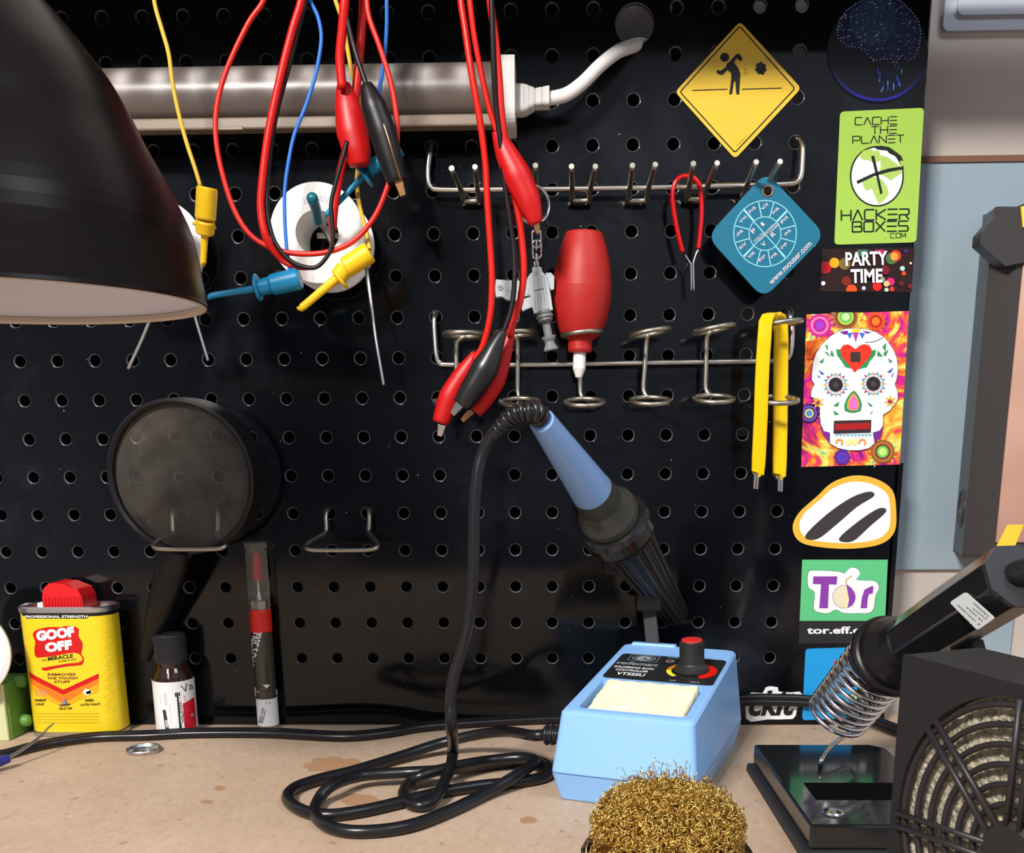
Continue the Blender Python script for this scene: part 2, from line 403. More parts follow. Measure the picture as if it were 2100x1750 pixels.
q3(XL, 0.0002, XR, za); q3(7.5*PT, za, XR, zb); q3(XL, zb, XR, .52)
mb.add([(XR,0,.0002),(XR+.0012,.0012,.0002),(XR+.0012,.018,.0002),(XR,0,.52),(XR+.0012,.0012,.52),(XR+.0012,.018,.52)], [[0,1,4,3],[1,2,5,4]], PB, False)
# rear skin so the sheet has thickness along its edges
mb.box((XR-.006,.017,.26), (.012,.002,.52), PB)
pb = mb.build('pegboard', merge=True, fixn=False)
tag(pb, 'glossy black perforated metal pegboard behind the bench', 'pegboard')
bm3 = mat('hole_dark', (.006,.006,.007), .7); bk = MB()  # unseen dark sheet added behind the board to keep the holes black
for xa, xb, za_, zb2 in ((XL,.0635,0,.52),(.0635,.1016,0,.418),(.1016,.140,0,.52),(.140,.21,0,.20)): bk.box(((xa+xb)/2,.024,(za_+zb2)/2), (xb-xa,.003,zb2-za_), bm3)
bk.build('hole_dark_sheet', parent=pb)
mb = MB(); a = B(1851,950,-.004); mb.box((XR+.0035,.008,a.z/2), (.003,.016,a.z), PB); mb.build('edge_bracket', parent=pb)
# a shelf above the picture frame, from which the leads hang; it throws the shade along the board's top
shelf = MB().box((-.03,-.0595,.478), (1.0,.121,.012), K['matte']); so = shelf.build('shelf'); tag(so, 'black shelf running along the top of the pegboard', 'shelf')

# ================================================================ wire racks and hooks on the board
def Bp(pts, m, mb, r, sub=5, n=10):            # pts: (px, py, d)
    return mb.tube([B(*p) for p in pts], r, m, n=n, sub=sub)
wr = .00175
t = thing('plier_rack', 'long silver wire rack with six pairs of prongs under the white tube light', 'wire rack', B(1260,386,.008), 'wire racks')
mb = MB(); Bp([(890,296,-.004),(886,297,.004),(883,306,.010),(878,340,.012),(878,368,.013),(884,384,.013),(905,389,.013),(1000,389,.013),(1250,386,.013),(1500,381,.013),(1605,378,.013),(1632,374,.013),(1642,362,.013),(1645,335,.012),(1646,300,.010),(1640,286,.006),(1630,286,-.004)], K['chrome'], mb, wr).build('frame_wire', t)
for (t0, t1, b0, b1) in (((926,345),(974,342),(952,412),(981,411)), ((1050,342),(1098,339),(1068,411),(1097,410)), ((1172,341),(1221,341),(1174,411),(1207,411)), ((1297,339),(1344,337),(1290,411),(1324,411)), ((1422,335),(1471,334),(1410,408),(1442,408)), ((1551,332),(1600,331),(1524,405),(1562,404))):
    mb = MB(); f = lambda t_, b_: [(*b_, .009), ((b_[0]*.86+t_[0]*.14), b_[1]-9, .013), ((b_[0]*.7+t_[0]*.3), b_[1]-26, .020), (*t_, .043)]
    A_ = f(t0, b0); C_ = f(t1, b1)
    Bp(A_[::-1]+C_, K['dullwire'], mb, .00165, sub=4).build('prong_pair', t)
t = thing('screwdriver_rack', 'silver wire rack carrying six double rings, one of them holding the red bulb', 'wire rack', B(1260,745,.008), 'wire racks')
mb = MB(); Bp([(896,644,-.004),(893,645,.004),(890,655,.009),(892,695,.011),(895,728,.012),(902,744,.012),(925,748,.012),(1100,748,.012),(1350,744,.012),(1553,741,.012),(1600,740,.012),(1615,734,.012),(1622,715,.012),(1624,670,.011),(1618,645,.008),(1612,637,-.004)], K['chrome'], mb, wr).build('frame_wire', t)
def ringpair(ux, uy, roll, lx, ly, pu, pl, hide=False):
    mb = MB()
    c = B(ux, uy, .030); R_ = .0122
    ax = V3((-math.sin(roll), 0, math.cos(roll))); mb.ring(c, ax, R_, .0016, K['dullwire'], flat=1)
    c2 = B(lx, ly, .030); tl = math.radians(13); ax2 = V3((0, -math.sin(tl), math.cos(tl))); mb.ring(c2, ax2, R_, .0016, K['dullwire'])
    a_ = B(pu[0], pu[1], .0165); b_ = B(pl[0], pl[1], .0165)
    e_ = V3((c.x, c.y+R_*.98, c.z)); g_ = V3((c2.x, c2.y+R_*.95, c2.z+R_*.2))
    mb.tube([e_, a_*.5+e_*.5+V3((0,-.001,0)), a_+(b_-a_)*.08, a_*.5+b_*.5, b_+(a_-b_)*.05, g_], .0016, K['dullwire'], sub=3)
    return mb.build('ring_holder', t)
ringpair(952,686,-.01,931,824,(936.6,697),(935,800)); ringpair(1056,684,.02,1066,824,(1061.7,697),(1061.7,810))
ringpair(1194,685,.08,1199,825,(1190,697),(1190,812)); ringpair(1333,682,.16,1333,822,(1326,694),(1319,806))
ringpair(1465,675,.17,1464,818,(1449,688),(1447,804)); ringpair(1602,664,.12,1595,820,(1592,676),(1590,806))

def loop_hook(dx, dy, label, flat=False):
    mb = MB(); q = [(676,1046,-.004),(671,1048,.004),(668,1062,.008),(669,1080,.010),(667,1092,.012),(655,1101,.020),(635,1112,.032),(627,1122,.038),(640,1128,.042),(700,1129,.043),(755,1128,.042),(773,1123,.040),(772,1113,.034),(762,1101,.022),(756,1092,.012),(757,1075,.010),(757,1058,.008),(756,1046,.004),(752,1045,-.004)]
    q = [(x+dx, y+dy, d) for x, y, d in q]
    o = Bp(q, K['dullwire'], mb, .0016, sub=5).build('wire_hook'); return tag(o, label, 'wire hook', 'loop hooks')
loop_hook(0, 0, 'empty silver wire loop hook to the right of the magnifying glass')
loop_hook(-312, -4+2, 'silver wire loop hook carrying the black magnifying glass')

# ================================================================ tube light
t = thing('tube_light', 'unlit white tube light fixed across the top of the pegboard', 'tube light', B(600,200,.02))
zc = B(800,194,.02).z; xl, xr = -.40, B(1022,200,.02).x
cov = mat('ribbed_cover', rgb(160,150,142), .34, spec=.5)
n = cov.node_tree; b = n.nodes['Principled BSDF']; co = n.nodes.new('ShaderNodeTexCoord')
# diodes show softly through the diffuser every 23 mm
sx = n.nodes.new('ShaderNodeSeparateXYZ'); n.links.new(co.outputs['Object'], sx.inputs[0])
def mth(op, a, bb=None, c=None):
    k = n.nodes.new('ShaderNodeMath'); k.operation = op
    for i, v in enumerate((a, bb, c)):
        if v is None: continue
        if isinstance(v, (int, float)): k.inputs[i].default_value = v
        else: n.links.new(v, k.inputs[i])
    return k.outputs[0]
px_ = mth('SUBTRACT', mth('MODULO', mth('ADD', sx.outputs['X'], 1.0), .0228), .0114)
pz_ = mth('SUBTRACT', sx.outputs['Z'], zc+.0065-ORG[t].z)
dd = mth('ADD', mth('POWER', mth('DIVIDE', px_, .0055), 2), mth('POWER', mth('DIVIDE', pz_, .0065), 2))
g = mth('POWER', 2.718, mth('MULTIPLY', dd, -1.0))
r_ = n.nodes.new('ShaderNodeMix'); r_.data_type = 'RGBA'; n.links.new(g, r_.inputs['Factor'])
r_.inputs['A'].default_value = (*rgb(92,83,78), 1); r_.inputs['B'].default_value = (*rgb(178,172,170), 1)
n.links.new(r_.outputs['Result'], b.inputs['Base Color'])
mb = MB(); NR = 120; prof = []
for k in range(NR+1):
    a = -pi*.62+2*pi*.62*k/NR; rr_ = .0165+(.00012 if k % 2 else -.00012); prof.append((rr_*math.sin(a), -rr_*math.cos(a)))
vs = [V3((x, -.0185+py, zc+pz)) for x in (xl, xr) for pz, py in prof]; m_ = NR+1
mb.add(vs, [[k, k+1, m_+k+1, m_+k] for k in range(NR)], cov, True)
mb.build('ribbed_diffuser', t)
rail = mat('cream_plastic', rgb(122,107,90), .45)
zr = B(800,251,.03).z
mb = MB().box(((xl+xr)/2, -.028, zr), (xr-xl, .010, .0068), rail); mb.box(((xl+xr)/2, -.005, zc), (xr-xl, .008, .03), rail); mb.build('base_rail', t, bevel=.0012)
p = B(474,265,.032); MB().box(p, (.0155,.004,.0022), rail).build('clip_tab', t, bevel=.0005)
p = B(1034,198,.0195); h_ = .0198
prof = rrect(-.018, -.0195, .018, .0195, .008)
mb = MB().prism([V3((xr-.001, -.0195+a, B(1034,200,.02).z+b_)) for a, b_ in prof], (.0115,0,0), K['white'], smooth=False); mb.build('end_cap', t, bevel=.0012)
for x_ in (1049,): pass
# plug and white cord
c0 = B(1052,206,.022)
t2 = thing('white_cable', 'thick white cord plugged into the end of the tube light', 'cable', c0)
mb = MB(); 
def sec(px, y0, y1, dd_, d=.022):
    a, c = B(px, y0, d), B(px, y1, d); r = (a.z-c.z)/2; z = (a.z+c.z)/2
    return [V3((a.x, -d+q[0], z+q[1])) for q in rrect(-dd_, -r, dd_, r, min(r, dd_)*.35, 3)]
S_ = [sec(1050,176,236,.007), sec(1075,177,236,.007), sec(1086,181,230,.0068), sec(1098,186,222,.006), sec(1112,183,221,.006), sec(1127,180,221,.006)]
for i in range(len(S_)-1): mb.hexa(S_[i], S_[i+1], K['white'], smooth=False)
mb.build('plug', t2, bevel=.0006)
mb = MB(); mb.tube([B(1120,202,.022), B(1140,200,.022), B(1165,192,.022), B(1195,170,.022), B(1230,135,.020), B(1265,107,.014), B(1290,97,.006), B(1308,92,-.003), B(1322,94,-.012)], rad(27,c0), K['white'], n=14).build('cable', t2)
# ================================================================ stickers on the board
P_ = {}
def pm(r, g, b, ro=.35):
    k = 'print_%d_%d_%d' % (r, g, b); return mat(k, rgb(r,g,b), ro)
INK = K['ink']; WH = K['paper']
def sticker(name, pts, m, label, th=.00025, cat='sticker', grp='stickers down the right edge of the pegboard', d=.0006):
    pr = Print(onboard(d)); f = [B(x, y, d) for x, y in pts]
    pr.prism(f, (0, .00045, 0), m); pr._lab = (name, label, cat, grp); return pr
def fin(pr): 
    name, label, cat, grp = pr._lab
    return tag(pr.build(name, fixn=False), label, cat, grp)
# yellow diamond sign
pr = sticker('warning_sign', rquad([(1517.6,44),(1643,181),(1507.5,326),(1384.5,188.5)], 10), pm(228,192,62,.3), 'yellow diamond warning sign with a bending stick figure', cat='sign', grp=None)
pr.crop(1200,0,2.692)
a = rquad([(853,145),(1158,489),(827,843),(524,508)], 14); pr.line(a, 7, INK, True)
pr.up().disc(770,317,25,INK)
pr.poly([(783,352),(800,338),(833,300),(850,296),(868,322),(866,335),(852,338),(838,322),(822,345),(845,375),(858,408),(855,440),(851,522),(834,522),(829,450),(822,450),(811,522),(795,522),(806,440),(806,405),(786,387),(758,416),(730,408),(724,393),(732,385),(745,392),(775,372)], INK)
pr.line([(592,500),(785,493)], 6, INK).line([(866,493),(1085,487)], 6, INK)
for q in ((955,362,13),(970,352,10),(985,365,13),(990,385,12),(980,402,12),(962,398,13),(948,385,11),(968,380,16)): pr.disc(q[0],q[1],q[2],INK,n=12)
for a, c in (((874,376),(893,390)),((878,398),(900,402)),((874,408),(890,416))): pr.line([a,c],3,pm(120,95,40))
pr.text('DangerSigns.com', (842,808), (898,752), 9, pm(120,95,40))
fin(pr)
# round brain sticker
cx, cy, R_ = 1800, 105, 103
pr = sticker('brain_sticker', [(cx+R_*math.cos(2*pi*k/64), cy+1+R_*1.02*math.sin(2*pi*k/64)) for k in range(64)], pm(7,8,20), 'round dark blue sticker with a glowing dotted brain', grp='stickers down the right edge of the pegboard')
for i in range(10): pr.disc(cx, cy, R_, mat('ring_blue_%d'%i, s2l((.02+.010*i, .03+.010*i, .10+.05*i)), .4), n=14, a0=pi*(.5-.46+.036*i), a1=pi*(.5+.46-.036*i), inner=.93+.003*i); pr.up()
brain = [(1716,60),(1722,40),(1735,22),(1755,8),(1780,-6),(1815,-8),(1845,2),(1868,22),(1884,45),(1888,70),(1884,98),(1875,118),(1862,125),(1850,115),(1842,122),(1834,135),(1826,122),(1812,122),(1790,125),(1778,112),(1760,98),(1735,95),(1718,80)]
pr.poly(brain, mat('brain_blue', rgb(24,38,78), .4, noise=(60,.2,rgb(14,20,60)))); pr.up()
pr.poly([(1745,25),(1775,0),(1815,-4),(1838,20),(1835,60),(1812,90),(1780,95),(1752,75),(1742,50)], mat('brain_core', rgb(40,66,100), .4, noise=(200,.3,rgb(26,44,84)))); pr.up()
rnd = random.Random(3); dotm = pm(165,165,205)
def inside(x, y, P):
    c = False; j = len(P)-1
    for i in range(len(P)):
        if (P[i][1] > y) != (P[j][1] > y) and x < (P[j][0]-P[i][0])*(y-P[i][1])/(P[j][1]-P[i][1])+P[i][0]: c = not c
        j = i
    return c
k = 0
while k < 170:
    x, y = rnd.uniform(1714,1890), rnd.uniform(-6,130)
    if inside(x, y, brain): pr.disc(x, y, rnd.choice((1.0,1.3,1.9)), rnd.choice((dotm, pm(110,120,170), pm(90,130,150))), n=6); k += 1
for i in range(len(brain)):
    a, c = brain[i], brain[(i+1)%len(brain)]; L = math.hypot(c[0]-a[0], c[1]-a[1]); q = max(2, int(L/6))
    for j in range(q): pr.disc(a[0]+(c[0]-a[0])*j/q, a[1]+(c[1]-a[1])*j/q, 1.5, dotm, n=6)
for i in range(22): x = rnd.uniform(1800,1850); y = rnd.uniform(130,185); pr.line([(x,y),(x,y+rnd.uniform(4,14))], 2, rnd.choice((pm(40,80,190), pm(90,140,210), pm(20,40,120))))
fin(pr)
# green sticker
pr = sticker('green_sticker', rquad([(1723,229),(1895,221),(1879,497),(1711,502)], 9), pm(158,196,78), 'tall lime green sticker with a globe drawing and squared black lettering')
pr.crop(1600,0,2.916)
g_ = pm(24,34,20)
pr.strokes('CACHE', (448,748), (698,742), 44, 7, g_, .22, 0); pr.strokes('THE', (545,802), (697,797), 44, 7, g_, .25); pr.strokes('PLANET', (434,860), (740,852), 44, 7, g_, .22)
pr.strokes('HACKER', (366,1320), (770,1312), 62, 10, g_, .22); pr.strokes('BOXES', (432,1388), (764,1382), 60, 10, g_, .22); pr.strokes('.COM', (628,1426), (750,1422), 28, 5, g_, .3)
pr.disc(578,1055,162,g_,ry=182,n=48); pr.up().disc(578,1055,152,WH,ry=172,n=48); pr.up()
lg = pm(168,202,96)
pr.poly([(470,930),(500,900),(540,890),(560,905),(590,900),(600,930),(640,940),(600,962),(560,975),(530,960),(490,955)], lg)
pr.poly([(500,1060),(560,1060),(610,1075),(640,1120),(650,1160),(620,1200),(590,1222),(565,1170),(550,1130),(510,1140),(492,1100)], lg)
pr.poly([(600,960),(640,940),(690,975),(722,1000),(722,1040),(690,1060),(660,1080),(630,1060),(590,1040),(600,1000)], lg); pr.up()
pr.poly([(543,935),(562,930),(585,1035),(612,1155),(598,1164),(575,1060)], g_).poly([(456,1083),(560,1035),(640,1010),(736,994),(740,1012),(650,1030),(560,1055),(462,1102)], g_)
pr.poly([(640,905),(672,905),(718,935),(742,965),(718,962),(690,935),(655,920)], g_)
pr.up().poly([(715,963),(745,960),(745,1000),(736,992),(722,1000)], pm(158,196,78)).poly([(560,880),(600,872),(650,880),(700,915),(728,938),(718,962),(690,930),(640,902),(580,895)], g_)
fin(pr)
# party time sticker
pr = sticker('party_sticker', [(1685,511),(1876,508),(1869,600),(1681,598)], pm(38,12,10), 'dark sticker with coloured light spots and white party lettering'); pr.crop(1650,500,3.644)
rnd = random.Random(5)
for x, y, r, c in ((150,178,46,(205,20,30)),(222,143,38,(235,165,20)),(300,150,44,(120,100,50)),(650,110,44,(70,110,60)),(680,90,42,(205,50,30)),(670,95,30,(230,160,60)),(730,185,18,(170,225,200)),(740,222,16,(230,70,20)),(350,345,40,(225,75,15)),(310,280,36,(120,30,15)),(138,297,16,(255,240,245)),(440,333,14,(240,240,255)),(540,320,34,(215,30,20)),(640,285,30,(215,30,110)),(610,300,22,(235,190,130)),(610,347,16,(170,225,200)),(650,340,18,(220,50,40)),(580,268,18,(150,150,120)),(790,147,9,(235,220,170)),(755,55,14,(60,40,140)),(720,300,20,(90,25,15)),(785,320,18,(110,20,20)),(430,60,40,(60,110,90)),(560,50,36,(170,30,90)),(490,230,30,(90,20,20)),(600,200,34,(110,15,30))):
    pr.up(); x = max(x, 122+r*.7); 
    pts_ = [(min(max(x+r*math.cos(a), 124), 806), min(max(y+r*math.sin(a), 46), 358)) for a in [2*pi*k/20 for k in range(20)]]
    pr.poly(pts_, pm(*c))
pr.up().text('PARTY', (303,170), (618,160), 104, WH, .03).text('TIME', (342,297), (580,292), 104, WH, .03)
fin(pr)
# sugar skull sticker
pr = sticker('skull_sticker', [(1654,645),(1864,638),(1845,953),(1643,958)], mat('psychedelic', rgb(240,150,40), .35), 'large colourful sticker of a decorated white sugar skull')
n = _M['psychedelic'].node_tree; b = n.nodes['Principled BSDF']; co = n.nodes.new('ShaderNodeTexCoord')
t_ = nse(38, 4, .6); t_.inputs['Distortion'].default_value = 2.5
rm = rampn(t_, [(.30, rgb(90,20,130)), (.42, rgb(205,30,130)), (.48, rgb(225,80,40)), (.55, rgb(240,170,50)), (.60, rgb(240,225,110)), (.68, rgb(60,180,150)), (.75, rgb(120,60,170))])
n.links.new(rm.outputs['Color'], b.inputs['Base Color'])
pr.crop(1500,600,3.182)
def mandala(cx, cy, r, cols, petals, pc, clip=None):
    for k in range(petals):
        a = 2*pi*k/petals; c_, s_ = math.cos(a), math.sin(a)
        pts_ = [(cx+r*.6*math.cos(a-.22), cy+r*.6*math.sin(a-.22)), (cx+r*1.35*c_, cy+r*1.35*s_), (cx+r*.6*math.cos(a+.22), cy+r*.6*math.sin(a+.22))]
        if clip: pts_ = [(min(max(x, clip[0]), clip[2]), min(max(y, clip[1]), clip[3])) for x, y in pts_]
        pr.poly(pts_, pc)
    for q, c in enumerate(cols):
        pr.up(); f = 1-q/len(cols)*.85
        pts_ = [(cx+r*f*math.cos(a), cy+r*f*math.sin(a)) for a in [2*pi*k/28 for k in range(28)]]
        if clip: pts_ = [(min(max(x, clip[0]), clip[2]), min(max(y, clip[1]), clip[3])) for x, y in pts_]
        pr.poly(pts_, c)
cl = (478,142,1145,1125)
mandala(745,160,80,[pm(150,90,40),pm(120,60,30),pm(170,200,60),pm(100,180,90),pm(190,230,150)],16,pm(120,190,50),(478,130,1145,1125))
mandala(575,215,75,[pm(200,30,140),pm(235,120,160),pm(180,20,150),pm(150,60,190)],14,pm(120,30,150),(484,142,1100,1125))
mandala(940,190,60,[pm(220,80,30),pm(180,40,20),pm(235,120,30)],12,pm(235,150,40),(478,130,1145,1125))
mandala(985,1040,78,[pm(140,85,35),pm(180,110,50),pm(110,60,30),pm(110,190,90),pm(190,235,110)],16,pm(190,215,90),(478,130,1092,1112))
mandala(505,790,62,[pm(40,20,90),pm(110,80,170),pm(60,40,120),pm(210,190,110),pm(60,140,190)],14,pm(70,30,120),(468,142,1100,1125))
mandala(720,1075,50,[pm(70,40,150),pm(120,40,160),pm(60,60,180)],12,pm(200,40,120),(478,130,1092,1122))
for k in range(9): pr.poly([(484,320+k*13),(600-k*2,300+k*16),(484,332+k*13)], pm(225,80,20))
pr.up()
sk = [(800,236),(740,240),(690,258),(640,290),(585,345),(550,400),(530,460),(524,520),(522,570),(540,600),(520,640),(515,680),(560,700),(575,740),(575,800),(580,860),(605,920),(640,985),(690,1015),(760,1030),(830,1030),(890,1018),(930,985),(960,930),(985,870),(985,800),(1030,770),(1070,720),(1082,690),(1080,650),(1062,600),(1075,560),(1083,500),(1075,430),(1050,370),(1000,300),(940,260),(870,240)]
skull_out = [(x+(x-800)*.008, y+(y-640)*.006) for x, y in sk]
pr.poly(skull_out, pm(40,45,60)); pr.up().poly(sk, WH); pr.up()
gr = pm(40,140,80); pu = pm(110,40,140)
pr.poly([(585,865),(600,905),(640,915),(640,990),(600,930),(582,895)], pu).poly([(918,915),(965,900),(985,868),(975,930),(930,985)], pu)
for pts_, c in (([(700,258),(755,250),(760,275),(735,278)],pu),([(748,268),(790,262),(770,305)],pm(60,110,200)),([(785,262),(828,262),(808,328)],pm(175,60,160)),([(828,262),(870,268),(850,305)],pm(60,110,200)),([(850,250),(915,262),(880,272)],pu),([(775,240),(845,240),(830,262),(790,262)],pm(235,200,60))): pr.poly(pts_, c)
heart = [(800,525),(760,470),(715,420),(705,375),(725,345),(760,340),(785,355),(805,372),(830,350),(860,338),(895,345),(912,375),(905,415),(860,465),(830,495)]
pr.up().poly([(790,500),(740,490),(715,450),(685,410),(680,370),(710,375),(760,440),(800,500),(850,440),(905,380),(940,375),(935,410),(900,450),(880,490),(830,502)], gr)
pr.up().poly(heart, pm(222,50,30)); pr.up().poly(rrect(773,390,838,455,6), pm(60,45,45)); pr.up()
for cx_, cy_ in ((677,603),(922,597)):
    for k in range(16):
        a = 2*pi*k/16; c = (pm(230,190,60), pm(60,150,190), pm(190,60,110), pm(90,180,160))[k % 4]
        pr.poly([(cx_+66*math.cos(a-.14), cy_+66*math.sin(a-.14)), (cx_+86*math.cos(a), cy_+86*math.sin(a)), (cx_+66*math.cos(a+.14), cy_+66*math.sin(a+.14))], c)
    pr.disc(cx_,cy_,68,pm(120,160,190),n=32,inner=.94)
    for k in range(16):
        a = 2*pi*k/16; pr.disc(cx_+56*math.cos(a), cy_+56*math.sin(a), 10, (pm(200,90,120), pm(110,180,190))[k%2], n=10, inner=.75)
    pr.disc(cx_,cy_,46,pm(38,34,38),n=28); pr.up().disc(cx_,cy_,18,pm(70,62,66),n=16)
pr.poly([(795,640),(820,665),(838,700),(848,735),(838,775),(800,786),(765,784),(735,772),(732,735),(750,690),(770,660)], gr)
pr.up().poly([(794,655),(820,690),(832,735),(820,770),(775,772),(750,755),(752,720),(770,680)], pm(225,150,60)); pr.up().poly([(793,668),(815,705),(824,745),(810,772),(793,758),(778,772),(764,748),(772,705)], pm(215,110,190))
pr.poly([(665,838),(908,832),(905,915),(662,922)], pm(52,38,42)); pr.up().poly([(672,858),(900,850),(897,892),(670,900)], pm(165,24,30))
for q in (((600,385),(640,425),(625,395)),((608,350),(628,385),(622,340)),((650,375),(668,420),(640,410)),((950,380),(985,420),(945,415)),((980,355),(1005,330),(1000,390)),((985,400),(1022,372),(1000,420)),((570,455),(600,430),(592,462)),((1015,430),(1045,450),(1030,462)),((660,740),(700,712),(690,745)),((880,712),(918,740),(900,745)),((660,770),(700,795),(670,800)),((900,795),(918,768),(912,790))): pr.poly(q, gr)
for q in (((566,505),(606,535),(580,535)),((1052,490),(1010,520),(1035,525)),((555,535),(580,560),(562,555)),((1055,520),(1035,555),(1050,545))): pr.poly(q, pm(60,90,190))
for cx_, cy_ in ((560,720),(1032,712)):
    for k in range(7):
        a = 2*pi*k/7+.3; pr.poly([(cx_+14*math.cos(a-.9), cy_+14*math.sin(a-.9)), (cx_+44*math.cos(a), cy_+44*math.sin(a)), (cx_+14*math.cos(a+.9), cy_+14*math.sin(a+.9))], pm(240,180,60))
    pr.disc(cx_,cy_,16,pm(150,40,130),n=12)
for k in range(10): pr.poly([(672+k*24,925),(684+k*24,942),(696+k*24,925)], pm(110,180,200))
for cx_, s_ in ((700,1),(850,-1)): pr.disc(cx_,980,26,pm(225,150,80),n=14,a0=pi*.9,a1=pi*2.3,inner=.5)
pr.disc(760,978,22,pm(240,225,150),n=12).disc(800,976,22,pm(240,225,150),n=12)
pr.line([(868,328),(930,322),(985,296)], 3, INK)
fin(pr)
# die-cut sticker, its mascot left out: gold rim, white field, plain dark bands
q = [(400,1540),(440,1440),(560,1330),(660,1240),(800,1195),(940,1215),(1050,1290),(1075,1420),(1065,1560),(980,1640),(800,1672),(600,1665),(450,1630)]
f = lambda p: (1500+p[0]/3.182, 600+p[1]/3.182)
def smooth2(q, s=4):
    o = []; N = len(q)
    for i in range(N):
        p0, p1, p2, p3 = q[i-1], q[i], q[(i+1)%N], q[(i+2)%N]
        for k in range(s):
            t = k/s; o.append(tuple(.5*((2*p1[j])+(p2[j]-p0[j])*t+(2*p0[j]-5*p1[j]+4*p2[j]-p3[j])*t*t+(3*p1[j]-p0[j]-3*p2[j]+p3[j])*t**3) for j in (0,1)))
    return o
pr = sticker('die_cut_sticker', [f(p) for p in smooth2(q)], pm(236,176,60), 'rounded white die-cut sticker with gold border and plain dark bands'); pr.crop(1500,600,3.182)
pr.poly(smooth2([(755+(x-755)*.88, 1445+(y-1445)*.84) for x, y in q]), WH); pr.up()
pr.poly(smooth2([(480,1590),(620,1450),(780,1340),(900,1300),(930,1330),(820,1400),(680,1520),(560,1610)]), pm(58,52,54)).poly(smooth2([(700,1610),(820,1500),(960,1410),(1010,1430),(900,1530),(790,1625)]), pm(58,52,54))
fin(pr)
# tor sticker
pr = sticker('onion_sticker', [(1645,1148),(1821,1149),(1812,1318),(1637,1321)], pm(36,36,40), 'green and black sticker with purple lettering and an onion'); pr.crop(1550,1100,2.693)
pr.poly([(256,130),(729,130),(714,468),(242,468)], pm(90,190,126)); pr.up()
wo_ = smooth2([(290,200),(330,190),(450,195),(490,205),(520,175),(560,180),(575,210),(555,240),(600,245),(660,250),(680,285),(660,330),(650,400),(620,425),(570,425),(490,425),(440,405),(400,425),(350,420),(320,400),(325,310),(290,280)],3)
pr.poly([(x+(x-485)*.015, y+(y-310)*.02) for x, y in wo_], pm(70,120,90)); pr.up().poly(wo_, WH); pr.up()
pl = pm(132,60,160)
pr.poly([(317,222),(450,222),(446,268),(404,266),(398,398),(350,398),(360,266),(315,264)], pl)
pr.poly([(578,398),(585,340),(600,295),(640,275),(650,278),(645,318),(625,320),(618,345),(614,398)], pl)
pr.disc(487,335,64,pm(60,50,60),ry=64,n=30); pr.up().disc(487,335,62,pm(226,214,190),ry=62,n=30); pr.up()
pr.poly([(498,262),(525,285),(545,315),(550,345),(535,380),(505,398),(515,350),(505,300)], pl).poly([(498,262),(500,300),(510,350),(503,398),(490,398),(500,345),(492,300)], pm(240,225,160))
pr.line([(497,262),(500,240),(530,218)], 6, pm(190,170,90))
pr.text('tor.eff.org', (282,552), (665,549), 52, WH, .03)
fin(pr)
# small blue sticker and its neighbour
pr = sticker('blue_sticker', rquad([(1652,1331),(1760,1328),(1756,1472),(1645,1478)], 8), pm(28,150,215), 'plain bright blue sticker beside the spring iron holder')
pr.crop(1550,1100,2.693); pr.text('R', (430,745), (452,745), 60, pm(220,60,80), .02); pr.text('io', (500,905), (560,905), 40, pm(240,210,90), .02); fin(pr)
pr = Print(onboard(.0006)); pr.crop(1480,1380,5)
# white outlined black italic lettering
def outl(txt, p0, p1, h, k):
    vs = text_mesh(txt, .0, .3)
    return pr.text(txt, p0, p1, h, WH, .09, .3)
pts_ = [(245,240),(310,205),(420,212),(455,150),(500,140),(575,150),(585,195),(700,205),(800,195),(825,220),(815,300),(775,360),(760,440),(730,475),(600,480),(470,480),(300,505),(250,470),(240,330)]
f5 = lambda p: (1480+p[0]/5, 1380+p[1]/5)
pr.prism([B(*f5(p), .0006) for p in pts_], (0,.00045,0), WH)
pr.text('ckit', (278,450), (770,440), 262, INK, .035, .35)
tag(pr.build('lettering_sticker', fixn=False), 'white sticker with slanted black lettering low behind the black cable', 'sticker', 'stickers down the right edge of the pegboard')
def sm(pf, k=4):
    o = []
    for i in range(len(pf)-1):
        p0, p1, p2, p3 = pf[max(i-1,0)], pf[i], pf[i+1], pf[min(i+2,len(pf)-1)]
        for j in range(k):
            q = j/k; o.append(tuple(max(0,.5*((2*p1[a])+(p2[a]-p0[a])*q+(2*p0[a]-5*p1[a]+4*p2[a]-p3[a])*q*q+(3*p1[a]-p0[a]-3*p2[a]+p3[a])*q**3)) for a in (0,1)))
    return o+[pf[-1]]
